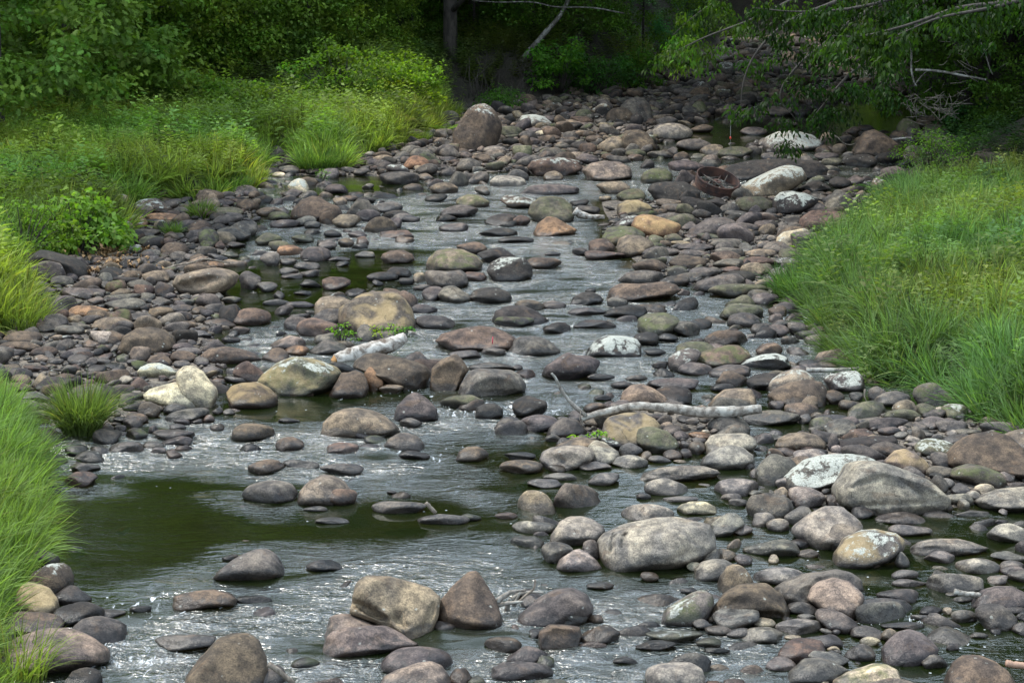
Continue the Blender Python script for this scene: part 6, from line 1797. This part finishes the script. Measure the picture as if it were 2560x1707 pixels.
# ------------------------------------------------------------------ trees
TREES = [  # px, distance, kind, scale, label
    (20, 49, "oak", 1.0, "oak with lobed leaves filling the photo's top left corner"),
    (200, 56, "oak", 1.0, "second oak whose lobed branches hang right of the corner oak"),
    (350, 63, "maple", 1.0, "maple standing behind the second oak"),
    (500, 64, "maple_b", 1.0, "maple with rounded leaves in the middle of the left leaf wall"),
    (650, 66, "maple", 1.0, "dark maple behind the sloping round-leaved bushes"),
    (800, 67, "maple_b", .95, "maple at the right end of the left leaf wall"),
    (150, 78, "maple_b", 1.1, "maple hidden deep behind the two oaks"),
    (-80, 60, "maple", 1.1, "maple at the photo's left border"),
    (900, 88, "forest_b", .9, "slender tree beyond the left leaf wall's right end"),
    (400, 84, "maple", 1.2, "tall maple behind the gap between oak and rounded maple"),
    (560, 86, "maple_b", 1.25, "tall maple deep behind the left leaf wall's middle"),
    (720, 90, "maple", 1.2, "tall maple deep behind the left leaf wall's right half"),
    (270, 66, "maple_b", .9, "low-crowned maple pressed against the second oak"),
    (920, 68, "maple_b", .60, "small bright maple beside the thick dark trunk"),
]
for i, (px, d, k, s_, lab) in enumerate(TREES):
    x, _z = ray(px, 853); X_ = float(x) * d
    tree("broadleaf_tree", k, (X_, d, hgt(X_, d) - .05), lab, rz=i * 1.3, scale=s_, group="trees on the left bank")
FT = [(1128, 70, .23), (1010, 74, .10), (965, 76, .09), (1060, 84, .09), (1190, 80, .12), (1290, 84, .10), (1330, 92, .14), (1420, 88, .10), (1370, 94, .14), (1460, 86, .09), (1480, 98, .16),
      (1080, 96, .15), (940, 98, .13), (1240, 100, .16), (1260, 104, .14), (1400, 112, .15), (1680, 124, .16), (1790, 128, .17), (1900, 134, .2), (2020, 130, .18), (2120, 124, .17)]
for i, (px, d, rr_) in enumerate(FT):
    X_ = float(ray(px, 853)[0]) * d
    where = ["thickest dark trunk of the far bank, standing left of the leaning trunk", "thin trunk just left of thick dark trunk", "thin trunk second to left of the thick dark trunk"]
    pos = "behind the thick dark trunk" if px < 1200 else ("behind the leaning grey trunk" if px < 1460 else ("behind the drooping dark shrub" if px < 1680 else "at the stream's far bend"))
    lab = where[i] if i < 3 else f"shaded woodland tree {pos}, {['nearest','second','third','fourth','fifth','sixth','seventh','eighth','ninth'][[t for t in range(3, i + 1) if (FT[t][0] < 1200) == (px < 1200) and (1200 <= FT[t][0] < 1460) == (1200 <= px < 1460) and (1460 <= FT[t][0] < 1680) == (1460 <= px < 1680)].index(i)]} counting backwards"
    k = "forest" if i % 2 == 0 else "forest_b"
    tree("forest_tree", k, (X_, d, hgt(X_, d) - .05), lab, rz=i * 2.1, scale=(1.35 + rr_) if d < 95 and px < 1320 else .95, group="trees of the shaded wood")
UT = [(1040, 72, "among the slender trunks left of the thickest trunk"), (1190, 76, "between the thickest trunk and the leaning trunk"), (1330, 78, "behind the leaning grey trunk's foot"),
      (1470, 76, "behind the green shrub right of the leaning trunk"), (1600, 80, "behind the rust log-like rock"), (1120, 88, "far behind the thickest trunk"), (1400, 90, "far behind the leaning trunk"),
      (1700, 98, "left of the stream's far bend"), (1540, 98, "far behind the drooping dark shrub"), (2140, 96, "right of the stream's far bend"), (2300, 66, "behind the bleached level branch"),
      (2440, 60, "behind the thin hanging vine"), (2560, 54, "on the slope at the photo's right border"), (2240, 78, "high on the slope behind the hanging boughs"), (2420, 74, "high on the slope above the hanging vine")]
for i, (px, d, where_) in enumerate(UT):
    X_ = float(ray(px, 853)[0]) * d
    tree("young_tree", "understory", (X_, d, hgt(X_, d) - .05), "bushy young tree " + where_, rz=i * 1.9, scale=(.75, .9, 1.0)[i % 3], group="young trees under the canopy")
RT = [(2330, 78, "hemlock", 1.0), (2480, 66, "hemlock", 1.05), (2650, 56, "hemlock", 1.1), (2250, 92, "forest", 1.0), (2420, 88, "forest", 1.0), (2600, 76, "forest", 1.1), (2750, 66, "forest", 1.1),
      (2820, 52, "hemlock", 1.1), (2330, 72, "canopy", 1.05), (2400, 62, "canopy", 1.0), (2600, 55, "canopy", 1.0), (2350, 108, "forest_b", 1.2), (2560, 98, "forest_b", 1.2)]
for i, (px, d, k, s_) in enumerate(RT):
    X_ = float(ray(px, 853)[0]) * d
    lab = f"dark {'hemlock' if k == 'hemlock' else 'tree'} on the steep right slope, {['lowest left', 'right of the lowest', 'at right border', 'high left', 'upper middle', 'upper right', 'far right', 'nearest right border', 'with boughs spread over the far pool', 'with boughs spread over the dark pyramid boulder', 'with boughs spread over the lacy green bush', 'uppermost left', 'uppermost right'][i]}"
    tree("slope_tree", k, (X_, d, hgt(X_, d) - .1), lab, rz=0 if k == "canopy" else i * 1.7, scale=s_, group="trees of the right slope")
# trees outside the frame that shade the slope and give the still pools their dark reflections
SIDE = [(-22, 40, "maple"), (-19, 54, "maple_b"), (-30, 62, "forest"), (24, 40, "forest"), (21, 50, "hemlock"), (27, 60, "forest"), (33, 72, "forest"), (18, 88, "forest"), (26, 92, "forest"), (-24, 82, "forest"), (-14, 92, "forest"),
        (-4, 112, "forest"), (-19, 88, "forest"), (-15, 84, "forest"), (-11, 88, "forest"), (-8, 92, "forest"), (-23, 76, "forest"), (-25, 68, "forest"), (-21, 60, "forest"), (-20, 47, "forest"), (-16, 74, "forest"), (6, 116, "forest"), (14, 112, "forest_b"), (-14, 112, "forest_b"), (22, 112, "forest")]
for i, (x, y, k) in enumerate(SIDE):
    side = "left" if x < 0 else "right"
    tree("woodland_tree", k, (x, y, hgt(x, y) - .1), "tall woodland tree standing beyond the edge of the view", rz=i, scale=(1.55 if x < -5 or x > 17 else .9) if k == "forest" else 1.0, group="trees beyond the view")

# leaning grey trunk and pale branches of the far bank
def px_path(pts, d, dd=0.0):
    return [at(px, d + dd * i, py=py) for i, (px, py) in enumerate(pts)]


x, y, z = ground_pt(1240, 208)
lt = empty("leaning_tree", (x, y, z), "leaning grey lichened trunk curving up right over the far bank", "tree")
wood("trunk", [Vector((x, y, z))] + px_path([(1262, 188), (1300, 155), (1340, 110), (1372, 72), (1400, 40), (1425, -10), (1450, -80)], y), .13, .06, M_BARKG, 22, 9, lt, 61)
wood("limb", px_path([(1180, 2), (1240, 6), (1330, 6), (1390, 18), (1480, 20), (1560, 34)], y - 1), .02, .03, M_BARKG, 22, 6, lt, 62)
V, F, T = leaf_cloud(np.array([tuple(at(px, y + rng.uniform(-1.5, 1.5), py=py)) for px, py in [(1350, 30), (1420, 20), (1470, 60), (1390, -20), (1300, -30), (1250, 20), (1500, 10), (1540, 60), (1440, 110)]]),
                     np.full(9, .8), 90, .12, 63, tint=(.8, 1.0, .6))
mesh_obj("crown", V - np.array([x, y, z]), F, M_LEAF, lt, colors={"tint": T})

# overhanging tree of the right bank: boughs with hanging leaves
ob = empty("overhanging_tree", (13.5, 44, hgt(13.5, 44)), "tree on the right leaning its long leafy boughs out over the far pool", "tree")
ox_, oy_, oz_ = ob.location
wood("trunk", [Vector((13.5, 44, oz_ - .3)), Vector((13.2, 43.8, oz_ + 2)), Vector((12.2, 43.5, oz_ + 5)), Vector((11, 43, oz_ + 8)), Vector((10, 42.5, oz_ + 11))], .26, .08, M_BARK, 16, 10, ob, 70)
BOUGHS = [  # list of (px,py) from the root outwards, distance
    ([(2700, -260), (2400, -180), (2100, -60), (1900, 40), (1760, 95), (1660, 145)], 42, (1.0, 1.1, .55), 26),
    ([(2700, -200), (2350, -120), (2100, 0), (1980, 50), (1900, 120), (1860, 200), (1850, 290)], 41, (.5, .68, .38), 30),
    ([(2700, -160), (2350, -60), (2150, 40), (2060, 110), (1990, 170), (1950, 240), (1990, 300)], 40, (.35, .5, .35), 30),
    ([(2750, -60), (2560, 0), (2400, 20), (2280, 60), (2160, 90), (2080, 90)], 34, (.85, 1.1, .7), 24),
    ([(2750, -120), (2500, -60), (2300, -20), (2140, 20), (2000, 30), (1880, 20)], 38, (.45, .65, .38), 34),
    ([(2600, -60), (2300, 60), (2200, 130), (2120, 190), (2060, 260), (2020, 310)], 43, (.28, .42, .3), 30),
    ([(2700, -300), (2300, -200), (2000, -120), (1850, -30), (1750, 30), (1680, 90)], 44, (.9, 1.05, .5), 30),
    ([(2750, -30), (2600, -10), (2480, 20), (2350, 45), (2250, 85)], 33, (.8, 1.05, .75), 16),
    ([(2600, -140), (2350, -20), (2250, 60), (2190, 150), (2180, 215)], 44, (.35, .55, .4), 26),
]
for i, (pts, d, tn, nc) in enumerate(BOUGHS):
    W = [at(px, d, py=py) for px, py in pts]
    W = [Vector((13.0 if d > 36 else 12.4, 44, oz_ + 6.5 + .3 * i))] + W
    path = spline(W, 40)
    v, f = tube(path - np.array(ob.location), np.linspace(.07, .006, 40), 6, 700 + i, .05)
    b = mesh_obj("bough", v, f, M_BARK, ob)
    r = np.random.default_rng(720 + i)
    cs, br = [], []
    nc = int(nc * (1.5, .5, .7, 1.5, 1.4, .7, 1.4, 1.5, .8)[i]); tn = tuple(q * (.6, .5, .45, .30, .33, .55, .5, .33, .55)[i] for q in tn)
    for k in range(nc):
        t = r.uniform(.30, 1.0); p = path[int(t * 39)]
        cs.append(p + np.array([r.normal(0, .24), r.normal(0, .4), -abs(r.normal(0, .28)) + .03])); br.append(r.uniform(.7, 1.25))
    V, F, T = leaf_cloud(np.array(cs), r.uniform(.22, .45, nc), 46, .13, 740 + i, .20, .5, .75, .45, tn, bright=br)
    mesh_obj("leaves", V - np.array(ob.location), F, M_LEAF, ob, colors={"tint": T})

# fishing float caught on the hanging twigs
fp = at(1826, 41, py=345)
fl = empty("fishing_float", fp, "tiny red fishing float dangling on a line under the hanging leaves", "fishing float")
v, f = ico(2); mesh_obj("float_ball", v * np.array([.02, .02, .032]), f, plain_material("red_plastic", (.6, .06, .03), .4), fl)
v, f = tube([(0, 0, .45), (0, 0, 0), (0.01, 0, -.25)], [.003] * 3, 4, 1, 0); mesh_obj("line", v, f, plain_material("nylon_line", (.35, .35, .35), .5), fl)

# dead wood of the dark slope
DEAD = [
    ([(2288, 175), (2340, 178), (2400, 188), (2465, 200)], 50, .035, .025, "bleached dead branch lying level across the dark right slope"),
    ([(2268, 85), (2278, 120), (2278, 170), (2285, 205), (2292, 216)], 50, .03, .02, "pale upright birch stick before the dark right slope"),
    ([(2448, 35), (2462, 55), (2450, 95), (2462, 130), (2474, 170), (2482, 188)], 48, .022, .012, "thin pale hanging vine curving down the dark slope"),
    ([(2200, 210), (2230, 205), (2265, 195)], 52, .02, .012, "short curved pale twig low on the dark slope"),
    ([(2285, 216), (2300, 195), (2315, 180)], 50, .02, .012, "short forked twig at the foot of the upright birch stick"),
    ([(2140, 120), (2200, 108), (2250, 85)], 55, .06, .05, "half-hidden pale log behind the hanging leaves"),
]
for i, (pts, d, r0, r1, lab) in enumerate(DEAD):
    o = wood("dead_branch", px_path(pts, d), r0, r1, M_DEAD if i not in (0, 1) else M_BARKG, 18, 7, None, 80 + i); tag(o, lab, "dead branch", "dead wood on the right slope")
# brush caught at its foot: dozens of thin grey twigs
parts = []
r = np.random.default_rng(33)
for i in range(110):
    px, py = (2330 + r.normal(0, 38), 262 + r.normal(0, 18)) if i < 90 else (2400 + r.normal(0, 60), 165 + r.normal(0, 22))
    p = at(px, 47 + r.uniform(-.4, .8), py=py); a = r.uniform(0, 3.14); l = r.uniform(.15, .5)
    e = Vector((math.cos(a) * l, r.normal(0, .15), abs(math.sin(a)) * l * .7))
    parts.append(tube([p - e * .5, p + Vector((0, 0, r.normal(0, .03))), p + e * .5], [.008, .006, .003], 4, i, 0))
v, f = join_parts(parts)
o = mesh_obj("brushwood", v, f, M_DEAD); tag(o, "tangle of thin dead twigs on the dark right slope", kind="stuff")
# roots and sapling stems in the far bank's shade
parts = []
for i in range(60):
    px = r.uniform(1130, 1330); x, y, z = ground_pt(px, 235 + r.uniform(-25, 15))
    parts.append(tube(spline([(x, y, z - .1), (x + r.normal(0, .15), y, z + .35), (x + r.normal(0, .4), y + .2, z + r.uniform(.5, 1.4))], 6), np.linspace(.014, .005, 6), 4, i, 0))
v, f = join_parts(parts)
o = mesh_obj("sapling_stems", v, f, M_BARK); tag(o, "thin dark stems and roots under the far bank trees", kind="stuff")

# parked car far behind the leaves
cx0, cd = 745, 93.0
X_ = float(ray(cx0, 853)[0]) * cd
cz = at(cx0, cd, py=62).z
M_CAR = plain_material("car_paint", (.45, .52, .62), .25, .3, .05)
M_GLASS = plain_material("car_glass", (.03, .035, .04), .08)
M_TYRE = plain_material("tyre_rubber", (.02, .02, .02), .8)
M_RIM = plain_material("wheel_rim_metal", (.5, .5, .52), .3, .8, .05)
car = empty("parked_car", (X_, cd, cz), "pale blue car parked behind the leaves, only bits of body and one wheel showing", "car")


def prism(profile, y0, y1):
    n = len(profile)
    v = [(x, y0, z) for x, z in profile] + [(x, y1, z) for x, z in profile]
    f = [tuple(range(n)), tuple(range(2 * n - 1, n - 1, -1))] + [(i, (i + 1) % n + 0, (i + 1) % n + n, i + n)[::-1] for i in range(n)]
    return np.array(v, float), f


v, f = prism([(-2.1, .32), (-2.15, .7), (-1.95, .86), (-1.1, .95), (-.55, 1.38), (.75, 1.42), (1.45, .98), (2.05, .88), (2.12, .6), (2.1, .3), (1.7, .22), (-1.7, .22)], -.85, .85)
mesh_obj("body", v, f, M_CAR, car, False)
v, f = prism([(-1.0, .97), (-.52, 1.33), (.05, 1.35), (.05, .98)], -.87, -.852); mesh_obj("window", v, f, M_GLASS, car, False)
v, f = prism([(.12, .98), (.12, 1.35), (.72, 1.36), (1.28, 1.0)], -.87, -.852); mesh_obj("window", v, f, M_GLASS, car, False)
for sx in (-1.35, 1.35):
    for sy in (-.86, .70):
        t_, f_ = tube([(sx, sy, .32), (sx, sy + .2, .32)], [.33, .33], 24, 1, 0)
        ty = mesh_obj("wheel", t_, f_, M_TYRE, car, False)
        t_, f_ = tube([(sx, sy - .012, .32), (sx, sy + .05, .32)], [.21, .21], 20, 1, 0)
        mesh_obj("rim", t_, f_, M_RIM, ty, False)
# red fleck on the long brown boulder by the channel
p_ = gp("J", 2172, 1512, z=.25)
v, f = tube([(0, 0, -.05), (0.005, 0, .05)], [.008, .006], 5, 1, 0)
o = mesh_obj("red_tag", v, f, plain_material("red_paint", (.7, .05, .10), .5), loc=p_ + Vector((0, -.35, 0))); tag(o, "tiny red marker stuck on the long brown boulder", "marker")
